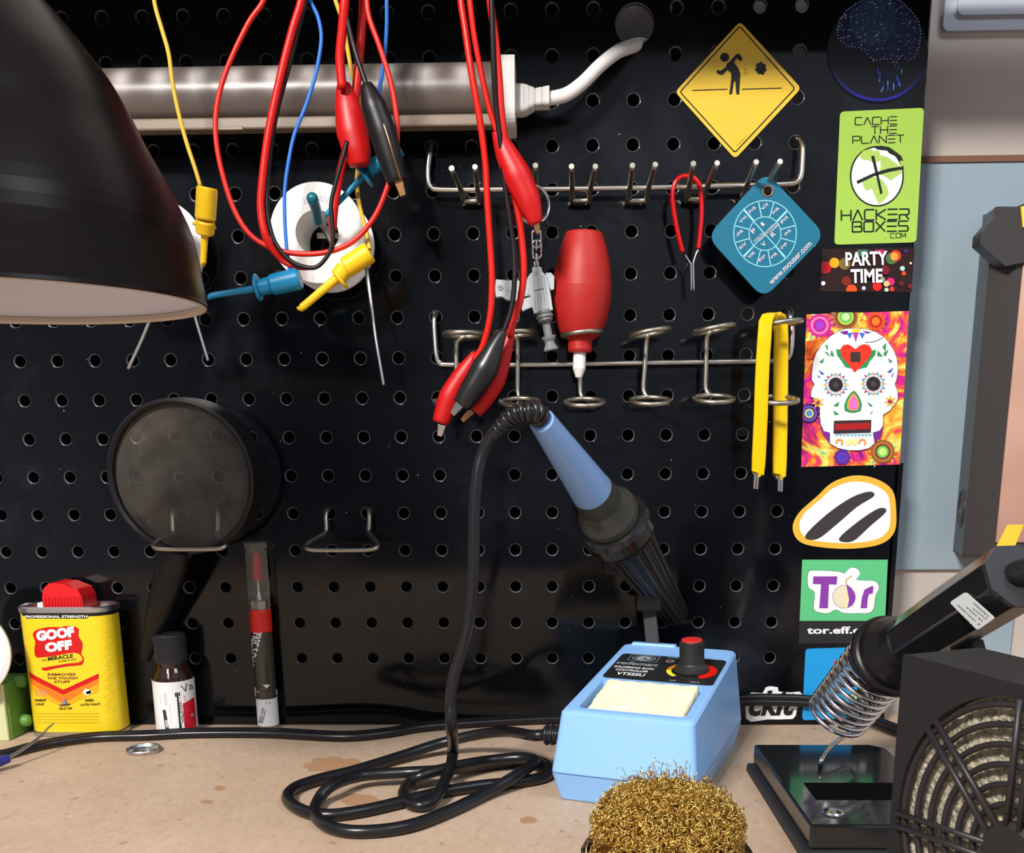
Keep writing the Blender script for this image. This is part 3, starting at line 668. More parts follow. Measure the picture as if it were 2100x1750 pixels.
# ================================================================ test leads hanging from the shelf
def wire(pts, px, m, name, parent, d=None, n=8, sub=5):
    """pts (px, py[, d]); px = thickness in picture pixels"""
    q = [B(p[0], p[1], p[2] if len(p) > 2 else d) for p in pts]
    return MB().tube(q, rad(px, q[len(q)//2]), m, n=n, sub=sub).build(name, parent)
def hang(x, d, x2=None):                        # a start point up behind the shelf's lower edge
    return (x, -60, d)
def boot(pts, ws, m, t, jaw, jw, d, jm=K['copper'], flat=.8, slot=None):
    q = [B(p[0], p[1], p[2] if len(p) > 2 else d) for p in pts]
    mb = MB(); mb.tube(q, [rad(w_, q[0]) for w_ in ws], m, n=14, sub=5, flat=flat, up=(0,-1,0)); b_ = mb.build('boot', t)
    if slot:
        MB().tube([B(*p) for p in slot], rad(4, q[0]), jm, n=6).build('jaw_edge', t, label='thin copper edge of the jaw showing through the slot')
    if jaw:
        a, c = B(*jaw[0], d), B(*jaw[1], d); ax = (c-a); L = ax.length; ax.normalize(); sd = V3((0,-1,0)).cross(ax).normalized(); mb = MB(); r = rad(jw, a)
        for s_ in (-1, 1):
            o = V3((0, s_*r*.55, 0)); mb.hexa([a+o+sd*r+V3((0,-r*.35,0)), a+o-sd*r+V3((0,-r*.35,0)), a+o-sd*r+V3((0,r*.35,0)), a+o+sd*r+V3((0,r*.35,0))],
                    [c+o*.5+sd*r*.6+V3((0,-r*.3,0)), c+o*.5-sd*r*.6+V3((0,-r*.3,0)), c+o*.5-sd*r*.6+V3((0,r*.3,0)), c+o*.5+sd*r*.6+V3((0,r*.3,0))], jm)
        mb.build('jaw', t, bevel=.0003)
def lead(label, p, grp='alligator clip test leads'): return thing('test_lead', label, 'test lead', p, grp)
def seg(a, c, wa, wc, m, mb, n=16, round_=.12):
    ax = c-a; L = ax.length; ra, rc = rad(wa, a), rad(wc, c); e = min(L*.3, ra*round_*3)
    mb.lathe([(0,0),(ra*(1-round_),0),(ra,e*.5),(rc,L-e*.5),(rc*(1-round_),L),(0,L)], a, ax, m, n=n)
def minihook(t, m, a, b_, c, collar, e, d, wb, wm, ws, rcol, tipdx, da=0):
    """barrel a-b, neck b-c, flange at collar, shaft to e"""
    A_, B_, C_, G_, E_ = B(*a, d+da), B(*b_, d+da*.5), B(*c, d), B(*collar, d), B(*e, d-da*.3)
    mb = MB(); seg(A_, B_, wb, wb*.97, m, mb); mb.build('barrel', t)
    mb = MB(); seg(B_, C_, wm, wm*.95, m, mb); mb.build('plunger_neck', t)
    ax = (E_-C_).normalized(); mb = MB(); r = rad(rcol*2, G_); mb.lathe([(0,-.0009),(r*.9,-.0009),(r,-.0003),(r,.0003),(r*.9,.0009),(0,.0009)], G_, ax, m, n=20); mb.build('flange', t)
    mb = MB(); tip = E_+(B(e[0]+tipdx[0], e[1]+tipdx[1], d)-B(*e, d)); mb.tube([C_, C_*.5+E_*.5, E_, tip], [rad(ws*1.15, C_), rad(ws, C_), rad(ws*.95, C_), rad(ws*.8, C_)], m, sub=4, n=10); mb.build('hook_shaft', t)
HG = 'mini hook test leads'
t = lead('yellow mini hook lead hanging straight down beside the black lamp shade', B(412,380,.065), HG)
wire([(308,-60,.075),(318,10,.074),(332,60,.073),(346,110,.072),(354,170,.07),(366,230,.068),(382,290,.066),(400,345,.065),(411,382,.065)], 9, K['yelw'], 'wire', t)
minihook(t, K['yel'], (425,384), (421,452), (420,480), (419,463), (417,538), .065, 43, 40, 14, 24, (1,4), .006)
t = lead('blue mini hook lead lying level below the white spool, on a long curved blue wire', B(612,575,.08), HG)
wire([(615,-60,.08),(636,0,.08),(652,35,.08),(659,75,.08),(654,120,.08),(644,165,.08),(626,220,.08),(604,275,.08),(592,330,.08),(584,390,.08),(584,450,.08),(588,510,.08),(595,560,.08)], 8, K['bluw'], 'wire', t)
minihook(t, K['blu'], (616,571), (556,585), (524,592), (529,590), (434,607), .08, 43, 34, 13, 27, (-2,6), 0)
t = lead('blue mini hook lead partly hidden behind the black alligator clip', B(790,320,.060), HG)
wire([(793,-60,.075),(793,0,.075),(793,50,.073),(790,100,.07),(784,150,.067),(778,190,.064),(783,235,.060),(800,275,.060),(816,302,.062)], 8, K['bluw'], 'wire', t)
minihook(t, K['blu'], (821,303), (782,330), (756,350), (747,361), (674,436), .068, 34, 30, 12, 26, (-4,6), 0)
t = lead('yellow mini hook lead slanting across the lower right of the white spool', B(740,530,.078), HG)
wire([(672,-60,.075),(688,0,.075),(703,45,.074),(711,90,.072),(722,150,.07),(738,215,.066),(742,290,.060),(732,365,.058),(737,420,.064),(750,470,.072),(758,512,.078)], 9, K['yelw'], 'wire', t)
minihook(t, K['yel'], (759,517), (708,550), (692,570), (698,572), (620,630), .078, 43, 36, 17, 23, (-5,-1), 0)

t = lead('red alligator clip lead with a fuzzy red boot, left of the black clip', B(705,180,.085))
wire([(712,-60,.09),(707,0,.09),(702,60,.088),(697,120,.086),(702,182,.085)], 20, K['red'], 'wire', t)
boot([(704,172),(712,215),(722,270),(732,310),(737,340)], [26,52,66,60,42], K['redm'], t, None, 0, .078)
t = lead('black alligator clip lead with a copper jaw at the centre top', B(750,175,.09))
wire([(690,-60,.088),(703,0,.088),(714,50,.088),(728,105,.088),(748,165,.09),(752,180,.09)], 11, K['black'], 'wire', t)
boot([(751,172),(765,215),(784,270),(800,325),(814,374)], [22,52,58,52,40], K['black'], t, ((816,366),(827,403)), 20, .092, slot=[(786,252,.102),(798,290,.103),(810,332,.102),(822,368,.099)])
t = thing('twin_cable', 'thick red and black twin cable looped in front of the white spool', 'cable', B(610,545,.085))
q = [(622,-60),(618,0),(600,60),(577,150),(552,265),(539,360),(535,430),(547,490),(575,530),(600,546),(630,551),(655,543),(673,522),(681,495),(682,470)]
r_8 = rad(17, B(575,400,.086)); MB().tube([B(x, y, .086 if i < 8 else .081) for i, (x, y) in enumerate(q)], [r_8]*8+[r_8*.8, r_8*.55]+[r_8*.4]*4+[r_8*.8], K['red'], n=8, sub=5).build('red_conductor', t)
wire([(630,-60),(628,0),(612,60),(592,140),(566,240),(551,350),(548,430),(561,490),(585,525),(610,543),(645,549),(668,530),(682,500),(681,455),(679,420),(686,385),(700,335),(712,290)], 9, K['black'], 'black_conductor', t, d=.084)
wire([(745,-60),(745,0),(741,70),(735,140),(727,210),(716,285),(700,345),(690,395),(684,440),(682,470)], 18, K['red'], 'red_conductor', t, d=.074)
t2 = MB(); q = [(555,-60),(541,0),(508,50),(466,140),(446,210),(442,270),(452,340),(478,425),(512,480),(560,510),(620,521),(680,515),(728,492),(768,445),(794,385),(808,330),(815,280),(812,230),(800,165),(778,95),(758,40),(752,0),(750,-60)]
tag(t2.tube([B(x, y, .082) for x, y in q], rad(11, B(450,300,.08)), K['redw'], n=8, sub=5).build('silicone_wire'), 'thin red wire hanging in one wide loop around the white spool', 'wire')
# right bundle
t = lead('red alligator clip lead of the right bundle ending lowest, at its bottom left', B(990,707,.065))
wire([(942,-60,.075),(945,0,.075),(954,60,.075),(967,150,.075),(983,240,.073),(995,330,.07),(1000,420,.068),(1006,510,.066),(1009,580,.065),(1005,650,.064),(990,710,.062),(972,738,.060)], 14, K['redw'], 'wire', t)
boot([(978,725),(950,768),(922,815),(903,868)], [18,40,46,34], K['redm'], t, ((907,872),(902,895)), 17, .058, jm=K['steel'])
t = lead('red alligator clip lead with its boot hanging over the key ring', B(1020,272,.075))
wire([(955,-60,.082),(963,0,.082),(972,70,.08),(985,140,.078),(1003,220,.076),(1021,276,.075)], 12, K['redw'], 'wire', t)
boot([(1019,268),(1036,310),(1060,360),(1085,415),(1100,460)], [22,44,60,52,26], K['redm'], t, ((1098,452),(1104,480)), 15, .075)
t = lead('black alligator clip lead of the right bundle, its glossy boot slanting down left', B(1030,680,.075))
wire([(1006,-60,.086),(1008,0,.086),(1010,70,.085),(1013,150,.083),(1018,220,.08),(1027,300,.078),(1034,370,.076),(1044,440,.075),(1053,510,.074),(1055,580,.074),(1047,640,.074),(1031,684,.074)], 11, K['black'], 'wire', t)
boot([(1033,677),(1015,712),(995,755),(968,800),(946,832)], [14,36,56,50,38], K['rubber'], t, ((944,828),(928,850)), 19, .076, jm=K['steel'], flat=.9)
t = lead('red alligator clip lead behind the black one, red boot peeking out at its right', B(1046,683,.066))
wire([(1001,-60,.084),(1005,0,.084),(1016,80,.082),(1023,160,.08),(1029,240,.078),(1040,330,.074),(1055,400,.070),(1068,470,.068),(1074,550,.067),(1068,610,.066),(1055,655,.066),(1045,690,.066)], 15, K['redw'], 'wire', t)
boot([(1047,680),(1036,722),(1018,778),(990,825),(974,845)], [18,30,40,36,28], K['redm'], t, ((968,842),(948,864)), 15, .062)

# ================================================================ solder spools on pegs
spm = mat('spool_white', rgb(238,238,235), .45, bump=(500,.05,.0002))
def spool(cx, cy, label, txt=True):
    t = thing('solder_spool', label, 'spool', B(cx, cy+100, .03), 'white spools of solder wire')
    f = B(cx, cy, .047); c = V3((f.x, 0, f.z)); Rr = rad(196, f); ri = rad(86, f); ax = V3((0,-1,0)); y0 = .012
    up = (0,0,1)
    MB().lathe([(ri,.045),(ri*1.03,.047),(Rr*.985,.047),(Rr,.046),(Rr,.0445),(Rr*.985,.044),(Rr*.9,.044),(ri,.044)], c, ax, spm, n=64).build('flange', t)
    MB().lathe([(ri,y0),(ri*1.03,y0),(Rr,y0),(Rr,y0+.003),(ri,y0+.003)], c, ax, spm, n=64).build('flange', t)
    MB().lathe([(ri,y0+.001),(ri,.046)], c, ax, spm, n=48).build('core', t)
    ws = [(Rr*.80+(.0004 if k % 2 else -.0004), y0+.003+.029*k/56) for k in range(57)]
    MB().lathe([(ri,y0+.003)]+ws+[(ri,.044)], c, ax, K['tin'], n=48).build('solder_winding', t)
    return t, c, Rr
t, c, Rr = spool(650, 478, 'white spool of solder wire on a teal-tipped peg')
pr = Print(onboard(.047)); pr.crop(400,330,3.572); g_ = pm(150,160,170)
for k in range(13):
    a = -pi/2-.42+k*.085; 
    if k in (4,): continue
    pr.line([(895+250*math.cos(a), 505+250*math.sin(a)), (895+205*math.cos(a), 505+205*math.sin(a))], 5, g_)
for k in range(26):
    a = pi+.45-k*.04; r = 300; pr.line([(895+r*math.cos(a), 505+r*math.sin(a)), (895+(r-18-8*(k%3))*math.cos(a+.02), 505+(r-18)*math.sin(a+.02))], 3, g_)
pr.build('label_print', t, fixn=False)
MB().tube([B(752,548,.035), B(757,590,.04), B(770,690,.045), B(780,750,.046), B(787,790,.046)], [rad(9,B(757,600,.04))]*2+[rad(7,B(757,600,.04))]*3, K['tin'], n=8).build('solder_strand', t)
t, c2, _ = spool(284, 486, 'white spool of solder wire almost hidden behind the black lamp shade')
MB().tube([B(330,600,.046), B(312,645,.046), B(292,695,.046), B(263,757,.046)], rad(8,B(300,650,.046)), K['tin'], n=8).build('solder_strand', t)
MB().tube([B(385,560,.046), B(396,632,.046), B(412,690,.046), B(427,740,.046)], rad(7,B(400,650,.046)), K['tin'], n=8).build('solder_strand', t)
t = thing('peg_hook', 'silver peg with a teal rubber tip poking out of the white spool', 'peg hook', B(670,482,.01))
q = [V3((c.x+.004, .004, c.z-.004)), V3((c.x+.004, -.01, c.z-.0045)), V3((c.x+.003, -.035, c.z+.004)), B(652,452,.060)]
MB().tube(q, .0022, K['chrome'], n=10).build('peg', t)
MB().tube([B(653,456,.058), B(648,430,.066), B(641,408,.074)], [.0030,.0031,.0033], K['teal'], n=12).ball(B(640.5,407,.074), .0033, K['teal'], 8).build('rubber_tip', t)
MB().box(B(672,484,.012), (.014,.003,.004), K['chrome']).build('base_clip', t, bevel=.001)

# ================================================================ keyring with toy ray gun
kd = .040
t = thing('key_ring', 'silver key ring with a grey plastic toy blaster hanging from the wire rack', 'key ring', B(1100,545,kd))
sil = K['steel']; gun = mat('grey_toy_plastic', rgb(172,178,180), .45); gun2 = mat('dark_grey_toy_plastic', rgb(120,124,124), .4)
c = B(1091,420,kd); MB().ring(c, (.45,-1,0), rad(74,c), .0009, sil, n=40, flat=2.4).build('split_ring', t)
def link(px, py, h, w_, ax, nm='chain_link'):
    c = B(px, py, kd); rr_ = rad(w_, c); hh = rad(h, c)-rr_; s_ = V3(ax); pts = []
    for k in range(17):
        a = 2*pi*k/16; pts.append(c+s_*(rr_*math.cos(a))+V3((0,0,1))*(rr_*math.sin(a)+(hh if math.sin(a) > 0 else -hh)))
    MB().tube(pts, rad(4.5,c), sil, n=8, sub=2).build(nm, t)
link(1100,490,34,18,(1,0,0)); link(1100,503,20,10,(0,1,0)); link(1101,512,36,18,(1,0,0)); link(1101,532,22,8,(.3,1,0)); link(1100,544,14,8,(1,.4,0))
T_ = lambda x, y, d=kd: B(980+x/4.605, 380+y/4.605, d)
th_ = .008
mb = MB(); mb.prism([T_(*p, kd+.004) for p in [(512,775),(598,772),(608,815),(640,850),(665,930),(690,1050),(708,1175),(530,1210),(512,1140),(500,1050),(470,1000),(465,880),(490,840),(515,820)]], (0,th_,0), gun).build('body', t, bevel=.0006)
mb = MB(); mb.prism([T_(*p, kd+.003) for p in [(170,890),(290,898),(440,905),(480,885),(500,1040),(440,1050),(370,1085),(335,1090),(270,1080),(230,1050),(170,1055),(162,980)]], (0,.006,0), gun).build('grip', t, bevel=.0006)
mb = MB(); mb.prism([T_(*p, kd+.0025) for p in [(430,1075),(500,1050),(515,1150),(470,1165),(420,1188),(412,1130)]], (0,.005,0), gun).build('trigger_guard', t, bevel=.0004)
mb = MB(); mb.prism([T_(*p, kd+.002) for p in [(640,828),(690,825),(722,860),(720,980),(690,990),(650,930)]], (0,.004,0), gun).build('rear_fin', t, bevel=.0004)
ax = (T_(690,1560)-T_(620,1190)).normalized(); o = T_(622,1185)
rp = lambda px: rad(px/4.605, o); Lp = lambda a, b_: (T_(*b_)-T_(*a)).length
sc_ = Lp((0,0),(0,100))/100
MB().lathe([(0,0),(rp(190),0),(rp(200),12*sc_),(rp(200),30*sc_),(rp(180),38*sc_),(rp(215),48*sc_),(rp(218),72*sc_),(rp(185),80*sc_),(rp(190),100*sc_),(rp(150),118*sc_),(0,122*sc_)], o, ax, gun2, n=28, sq=(1,.75)).build('muzzle_rings', t)
MB().lathe([(0,100*sc_),(rp(82),100*sc_),(rp(80),255*sc_),(rp(140),262*sc_),(rp(132),285*sc_),(rp(95),320*sc_),(rp(100),345*sc_),(rp(145),392*sc_),(rp(140),405*sc_),(0,408*sc_)], o, ax, gun2, n=24).build('muzzle', t)
pr = Print(onboard(kd+.004)); pr.crop(980,380,4.605); dk = pm(95,98,100)
pr.disc(547,838,20,pm(120,124,126),n=16,inner=.6).disc(210,965,22,pm(120,124,126),n=16,inner=.6).line([(540,998),(622,976)],8,INK).line([(528,870),(545,1180)],4,dk).line([(600,860),(645,1180)],4,dk).line([(622,850),(672,1175)],4,dk).line([(560,1010),(572,1160),(600,1160),(590,1020)],3,dk).line([(250,985),(440,1030),(480,1035),(475,970)],3,dk)
pr.build('moulded_lines', t, fixn=False)

# ================================================================ red bulb
t = thing('rubber_bulb', 'red rubber air bulb with a white nozzle standing upside down in a ring', 'rubber bulb', B(1192,690,.03))
o = B(1198,478,.030); e = B(1187,776,.030); ax = (e-o); L = ax.length; ax.normalize(); k = L/298
w_ = lambda px: rad(px, o); rb = mat('red_rubber_bulb', rgb(168,28,22), .5, bump=(700,.12,.0002))
MB().lathe(sm([(0,0),(w_(66),0),(w_(76),1.5*k),(w_(84),12*k),(w_(102),40*k),(w_(116),75*k),(w_(123),110*k),(w_(123.5),112*k),(w_(121),135*k),(w_(112),165*k),(w_(98),190*k),(w_(82),207*k),(w_(56),216*k),(w_(50),224*k),(w_(47),243*k),(0,243.5*k)], 3), o, ax, rb, n=48).build('bulb', t)
MB().lathe([(0,242*k),(w_(26),242*k),(w_(27),252*k),(w_(27),278*k),(w_(20),288*k),(w_(14),296*k),(w_(8),298*k),(0,298*k)], o, ax, K['white'], n=24).build('nozzle', t)

# ================================================================ red tweezers, blue tag, yellow tweezers
t = thing('wire_tweezers', 'small red handled wire tweezers looped over a prong of the rack', 'tweezers', B(1418,598,.02))
T_ = lambda x, y, d=.021: B(1200+x/2.692, y/2.692, d)
MB().tube([T_(*p) for p in [(540,1393),(515,1300),(492,1180),(482,1080),(497,1010),(530,978),(562,974),(600,985),(630,1020),(640,1080),(643,1180),(635,1290),(626,1375)]], rad(14,T_(500,1000)), mat('red_dip', rgb(190,12,20), .2, spec=.6), n=12, flat=.7).build('coated_handle', t)
MB().tube([T_(553,1408), T_(560,1420), T_(578,1448), T_(584,1470), T_(586,1604)], rad(4,T_(500,1000)), K['steel'], n=8, sub=4).build('prong', t)
MB().tube([T_(626,1378), T_(612,1405), T_(598,1448), T_(597,1470), T_(600,1604)], rad(4,T_(500,1000)), K['steel'], n=8, sub=4).build('prong', t)

tm = mat('teal_tag', rgb(16,104,132), .4)
t = thing('plastic_tag', 'teal diamond shaped plastic tag with a formula wheel on the last prong', 'tag', B(1570,600,.024))
dt = .0245
out = rquad([(1571,352),(1693,482),(1566,613),(1450,485)], 30, 6)
hc = (1574.5,392); hr = 9.5
# outline with a hole: split into two halves around the hole
pts = [B(x, y, dt) for x, y in out]
top_i = min(range(len(out)), key=lambda i: out[i][1]); bot_i = max(range(len(out)), key=lambda i: out[i][1])
N = len(out)
def arc(i, j):
    r = []; 
    while True:
        r.append(out[i]); 
        if i == j: return r
        i = (i+1) % N
right = arc(top_i, bot_i); left = arc(bot_i, top_i)
hpR = [(hc[0]+hr*math.cos(a), hc[1]+hr*math.sin(a)) for a in [pi/2-pi*k/10 for k in range(11)]]
hpL = [(hc[0]-hr*math.cos(a), hc[1]+hr*math.sin(a)) for a in [-pi/2+pi*k/10 for k in range(11)]]
mb = MB(); 
for poly in (right+hpR, left+hpL): 
    P = [B(x, y, dt) for x, y in poly]; mb.prism(P, (0,.0016,0), tm)
mb.build('tag_plate', t, fixn=True)
MB().ring(B(*hc, dt), (0,-1,0), rad(20,B(*hc,dt)), .0006, mat('brass_eyelet', rgb(150,110,100), .4, .6)).build('eyelet', t)
pr = Print(onboard(dt)); pr.crop(1200,0,2.692); lc = pm(150,215,225); lr = pm(225,190,195)
cx_, cy_, r1_, r2_ = 993, 1290, 172, 88
pr.disc(cx_,cy_,r1_+3,lc,ry=185,n=60,inner=.975).disc(cx_,cy_,r2_+2,lc,ry=95,n=48,inner=.955)
a_ = [math.atan2(y-cy_, x-cx_) for x, y in [(955,1118),(1047,1112),(1118,1165),(1163,1247),(1163,1335),(1103,1416),(1027,1470),(942,1468),(868,1420),(825,1338),(832,1250),(877,1163)]]
for i, a in enumerate(a_): pr.line([(cx_+r2_*math.cos(a), cy_+95*math.sin(a)), (cx_+r1_*math.cos(a), cy_+184*math.sin(a))], 5, lc)
pr.line([(877,1163),(1103,1416)],5,lc).line([(1118,1165),(868,1420)],5,lc)
pr.text('P', (928,1292), (946,1276), 24, lr, .02).text('I', (982,1250), (992,1240), 22, lr, .02).text('R', (1036,1312), (1056,1294), 24, lr, .02).text('V', (985,1365), (1003,1348), 24, lr, .02)
fr = ['V/I','I×R','P/I','√P×R','V²/P','V²/R','P/I²','V/R','P/V','√P/R','V×I','I²×R']
for i, tx in enumerate(fr):
    a = (a_[i]+a_[(i+1)%12])/2
    if abs(a_[i]-a_[(i+1)%12]) > pi: a += pi
    x, y = cx_+132*math.cos(a), cy_+142*math.sin(a); pr.text(tx, (x-20,y+16), (x+14,y-16), 17, lr, .02)
for i, tx in enumerate(('VOLTS','AMPS','WATTS','OHMS')): pr.text(tx, (935+i*30,1340-i*8-(0 if i<2 else 30)), (985+i*30,1292-i*8-(0 if i<2 else 30)), 11, lr, .02)
pr.text('www.mouser.com', (1030,1574), (1254,1350), 22, lr, .015); pr.build('printed_wheel', t, fixn=False)

ym = mat('yellow_dip', rgb(240,196,10), .25, spec=.5)
t = thing('large_tweezers', 'large yellow coated tweezers hanging folded over the end of the ring rack', 'tweezers', B(1575,1000,.03))
T_ = lambda x, y, d: B(1500+x/3.182, 600+y/3.182, d)
def strip(pts, w0, th, m, nm):                 # flat springy band, wide across the picture; corners rounded
    mb = MB(); secs = []
    for i, (x, y, d, w_) in enumerate(pts):
        c = T_(x, y, d); a = T_(x-w_/2, y, d); hw = (c-a).length
        secs.append((c, hw))
    for i in range(len(secs)):
        c, hw = secs[i]; tn = (secs[min(i+1,len(secs)-1)][0]-secs[max(i-1,0)][0]).normalized(); sx_ = V3((1,0,0)); sx_ = (sx_-tn*sx_.dot(tn)).normalized(); nn = tn.cross(sx_)
        secs[i] = [c+sx_*q[0]+nn*q[1] for q in rrect(-hw, -th, hw, th, th*.95, 3)]
    for i in range(len(secs)-1):
        nq = len(secs[i]); mb.add(secs[i]+secs[i+1], [[k,(k+1)%nq,nq+(k+1)%nq,nq+k] for k in range(nq)], m, True)
    mb.add(secs[0], [list(range(len(secs[0])))], m, False); mb.add(secs[-1], [list(range(len(secs[-1])))], m, False)
    return mb.build(nm, t)
strip([(292,166,.031,26),(272,150,.034,58),(252,150,.038,78),(234,166,.041,90),(222,200,.044,94),(215,300,.044,93),(205,450,.043,92),(198,600,.042,92),(192,800,.040,92),(185,950,.038,92),(178,1100,.036,92),(172,1180,.035,88),(170,1190,.035,70)], 0, .0016, ym, 'front_arm')
strip([(270,150,.030,60),(290,148,.027,80),(310,160,.024,90),(322,200,.022,94),(325,300,.021,96),(322,500,.020,98),(320,700,.020,98),(318,900,.020,96),(315,1100,.020,94),(313,1190,.020,90),(313,1205,.020,66)], 0, .0016, ym, 'rear_arm')
strip([(162,1180,.035,38),(160,1230,.035,36),(157,1282,.034,34)], 0, .0008, K['steel'], 'front_tip')
strip([(318,1195,.020,38),(318,1250,.020,36),(316,1300,.020,34)], 0, .0008, K['steel'], 'rear_tip')

# ================================================================ magnifying glass
t = thing('magnifying_glass', 'large black rimmed magnifying glass with greyish lens leaning in a wire hook', 'magnifying glass', B(372,1120,.03))
c = B(376,979,.034); nrm = V3((-.10,-1,-.05)).normalized(); rx = rad(292, c)
MB().lathe([(rx,.0),(rx*1.0,.0045),(rx*1.035,.006),(rx*1.075,.005),(rx*1.08,.0),(rx*1.085,-.012),(rx*1.08,-.016),(rx*1.02,-.016),(rx,-.013),(rx,0)], c, nrm, K['black'], n=72).build('rim', t)
ls = mat('lens_glass', (.9,.9,.9), .04, trans=1, ior=1.18, spec=.5); n = ls.node_tree; b = n.nodes['Principled BSDF']; co = n.nodes.new('ShaderNodeTexCoord')
du = n.nodes.new('ShaderNodeBsdfDiffuse'); du.inputs['Color'].default_value = (*rgb(150,142,130),1); mx = n.nodes.new('ShaderNodeMixShader')  # grey diffuse share mixed into the glass by noise
rr_ = rampn(nse(45, 6, .65), [(.35, (.05,.05,.05)), (.7, (.20,.20,.20))]); n.links.new(rr_.outputs['Color'], mx.inputs['Fac'])
n.links.new(b.outputs[0], mx.inputs[1]); n.links.new(du.outputs[0], mx.inputs[2]); n.links.new(mx.outputs[0], n.nodes['Material Output'].inputs['Surface'])
MB().lathe([(0,.0045)]+[(rx*q/6, .0045*(1-(q/6)**2)+.0006) for q in range(1,7)]+[(rx*q/6, -.0045*(1-(q/6)**2)-.0006) for q in range(6,0,-1)]+[(0,-.0045)], c, nrm, ls, n=64).build('lens', t)
pts = [B(362,1128,.036), B(352,1160,.034), B(336,1215,.028), B(318,1280,.020), B(300,1340,.013), B(296,1355,.012)]
MB().tube(pts, [rad(v, c) for v in (52,66,60,46,28,20)], K['black'], n=16, flat=.6, up=(0,-1,0)).build('handle', t)

# ================================================================ desk lamp
ax = V3((.0,-.028,1)).normalized(); c = CC+ray(-20,615)*.40
t = thing('desk_lamp', 'big black dome lamp shade with a white inside at the upper left', 'lamp', c)
lp = mat('gloss_black_enamel', (.006,.004,.004), .3, spec=.16); li = mat('white_enamel_inside', rgb(225,226,236), .5)
pf = [(.0850,0),(.0840,.010),(.0815,.027),(.0735,.046),(.0664,.060),(.0616,.071),(.0552,.083),(.0472,.094),(.0392,.104),(.032,.112),(.024,.1185),(.0215,.122),(.0205,.135),(.0195,.150),(0,.151)]
MB().lathe([(.0850,-.0016),(.0856,-.0014)]+sm(pf[:12])+pf[12:], c, ax, lp, n=96).build('shade', t)
inn = [(r-.0012, h+.0004) for r, h in pf[:12]]+[(0,.1215)]
MB().lathe([(.0848,-.0004)]+sm(inn), c, ax, li, n=96).build('shade_lining', t)
MB().lathe([(.0838,.0020),(.0826,.0010),(.0824,-.0008),(.0832,-.0018),(.0846,-.0018),(.0849,-.0006),(.0849,.0008)], c, ax, mat('cream_enamel', rgb(195,180,165), .4), n=96).build('rim', t)
MB().lathe([(0,.118),(.013,.118),(.013,.085),(.011,.082),(.012,.078)], c, ax, K['white'], n=24).build('bulb_socket', t)
MB().lathe([(0,.022),(.012,.024),(.022,.032),(.027,.044),(.026,.056),(.019,.070),(.013,.080),(.012,.086)], c, ax, K['white'], n=32).build('bulb', t)
MB().tube([c+ax*.145, c+ax*.19+V3((-.05,.02,0)), c+V3((-.28,.10,.10)), c+V3((-.34,.12,-.2)), V3((c.x-.34, c.y+.12, .012))], .006, lp, n=10).lathe([(0,0),(.07,0),(.07,.008),(.06,.014),(0,.014)], (c.x-.34, c.y+.12, 0), (0,0,1), lp, n=40).build('arm_and_base', t)
# ================================================================ solvent can
Yf = -.0315; ax0, ax1 = D(76,1500).x, .0
xL = -.3385; xR = -.2745; cxx = (xL+xR)/2; hw = (xR-xL)/2; hd = .0145; cy_ = Yf+hd
ztop = B(140,1248,-Yf).z; canY = mat('can_yellow', rgb(228,198,34), .28, spec=.5)
t = thing('solvent_can', 'yellow rectangular solvent can with a red cap and printed front', 'can', (cxx, cy_, 0))
def loop(hw_, hd_, r, z, n=8): return [V3((cxx+x, cy_+y, z)) for x, y in rrect(-hw_, -hd_, hw_, hd_, r, n)]
def stack(levels, m, mb=None, cap=(True,True)):
    mb = mb or MB(); N = len(levels[0])
    for a, b_ in zip(levels, levels[1:]): mb.add(a+b_, [[k,(k+1)%N,N+(k+1)%N,N+k] for k in range(N)], m, True)
    if cap[0]: mb.add(levels[0], [list(range(N))], m, False)
    if cap[1]: mb.add(levels[-1], [list(range(N))], m, False)
    return mb
r0 = .0125
stack([loop(hw,hd,r0,.003), loop(hw,hd,r0,ztop-.0035)], canY, cap=(False,False)).build('body', t)
stack([loop(hw-.001,hd-.001,r0,.0), loop(hw+.0006,hd+.0006,r0,.0004), loop(hw+.0008,hd+.0008,r0,.003), loop(hw,hd,r0,.0036)], K['tin'], cap=(True,False)).build('bottom_rim', t)
stack([loop(hw,hd,r0,ztop-.0036), loop(hw+.0008,hd+.0008,r0,ztop-.003), loop(hw+.0008,hd+.0008,r0,ztop), loop(hw+.0002,hd+.0002,r0,ztop+.0008), loop(hw-.001,hd-.001,r0-.001,ztop), loop(hw-.0012,hd-.0012,r0-.001,ztop-.002)], K['tin'], cap=(False,True)).build('top_rim', t)
capm = mat('red_cap', rgb(205,18,24), .4)
a, b_ = B(104,1240,.016), B(186,1243,.016); zc0, zc1 = ztop-.002, B(145,1192,.016).z
mb = MB(); X0, X1 = a.x, b_.x
sec_ = [(X0,zc0),(X0+.0002,zc0+.009),(X0+.0015,zc1-.004),(X0+.006,zc1),(X0+.015,zc1-.0004),(X1-.003,zc1-.0045),(X1-.0005,zc0+.009),(X1,zc0)]
mb.prism([V3((x, -.0265, z)) for x, z in sec_], (0,.021,0), capm).build('cap', t, bevel=.0012)
mb = MB(); 
for k in range(12): mb.box((X0+.002+k*(X1-X0-.004)/11, -.0268, zc0+.0045), (.0009,.0008,.009), capm)
mb.build('cap_ribs', t)
MB().box((X0-.003,-.02,ztop+.0005), (.006,.006,.004), K['white']).build('cap_tab', t, bevel=.0008)
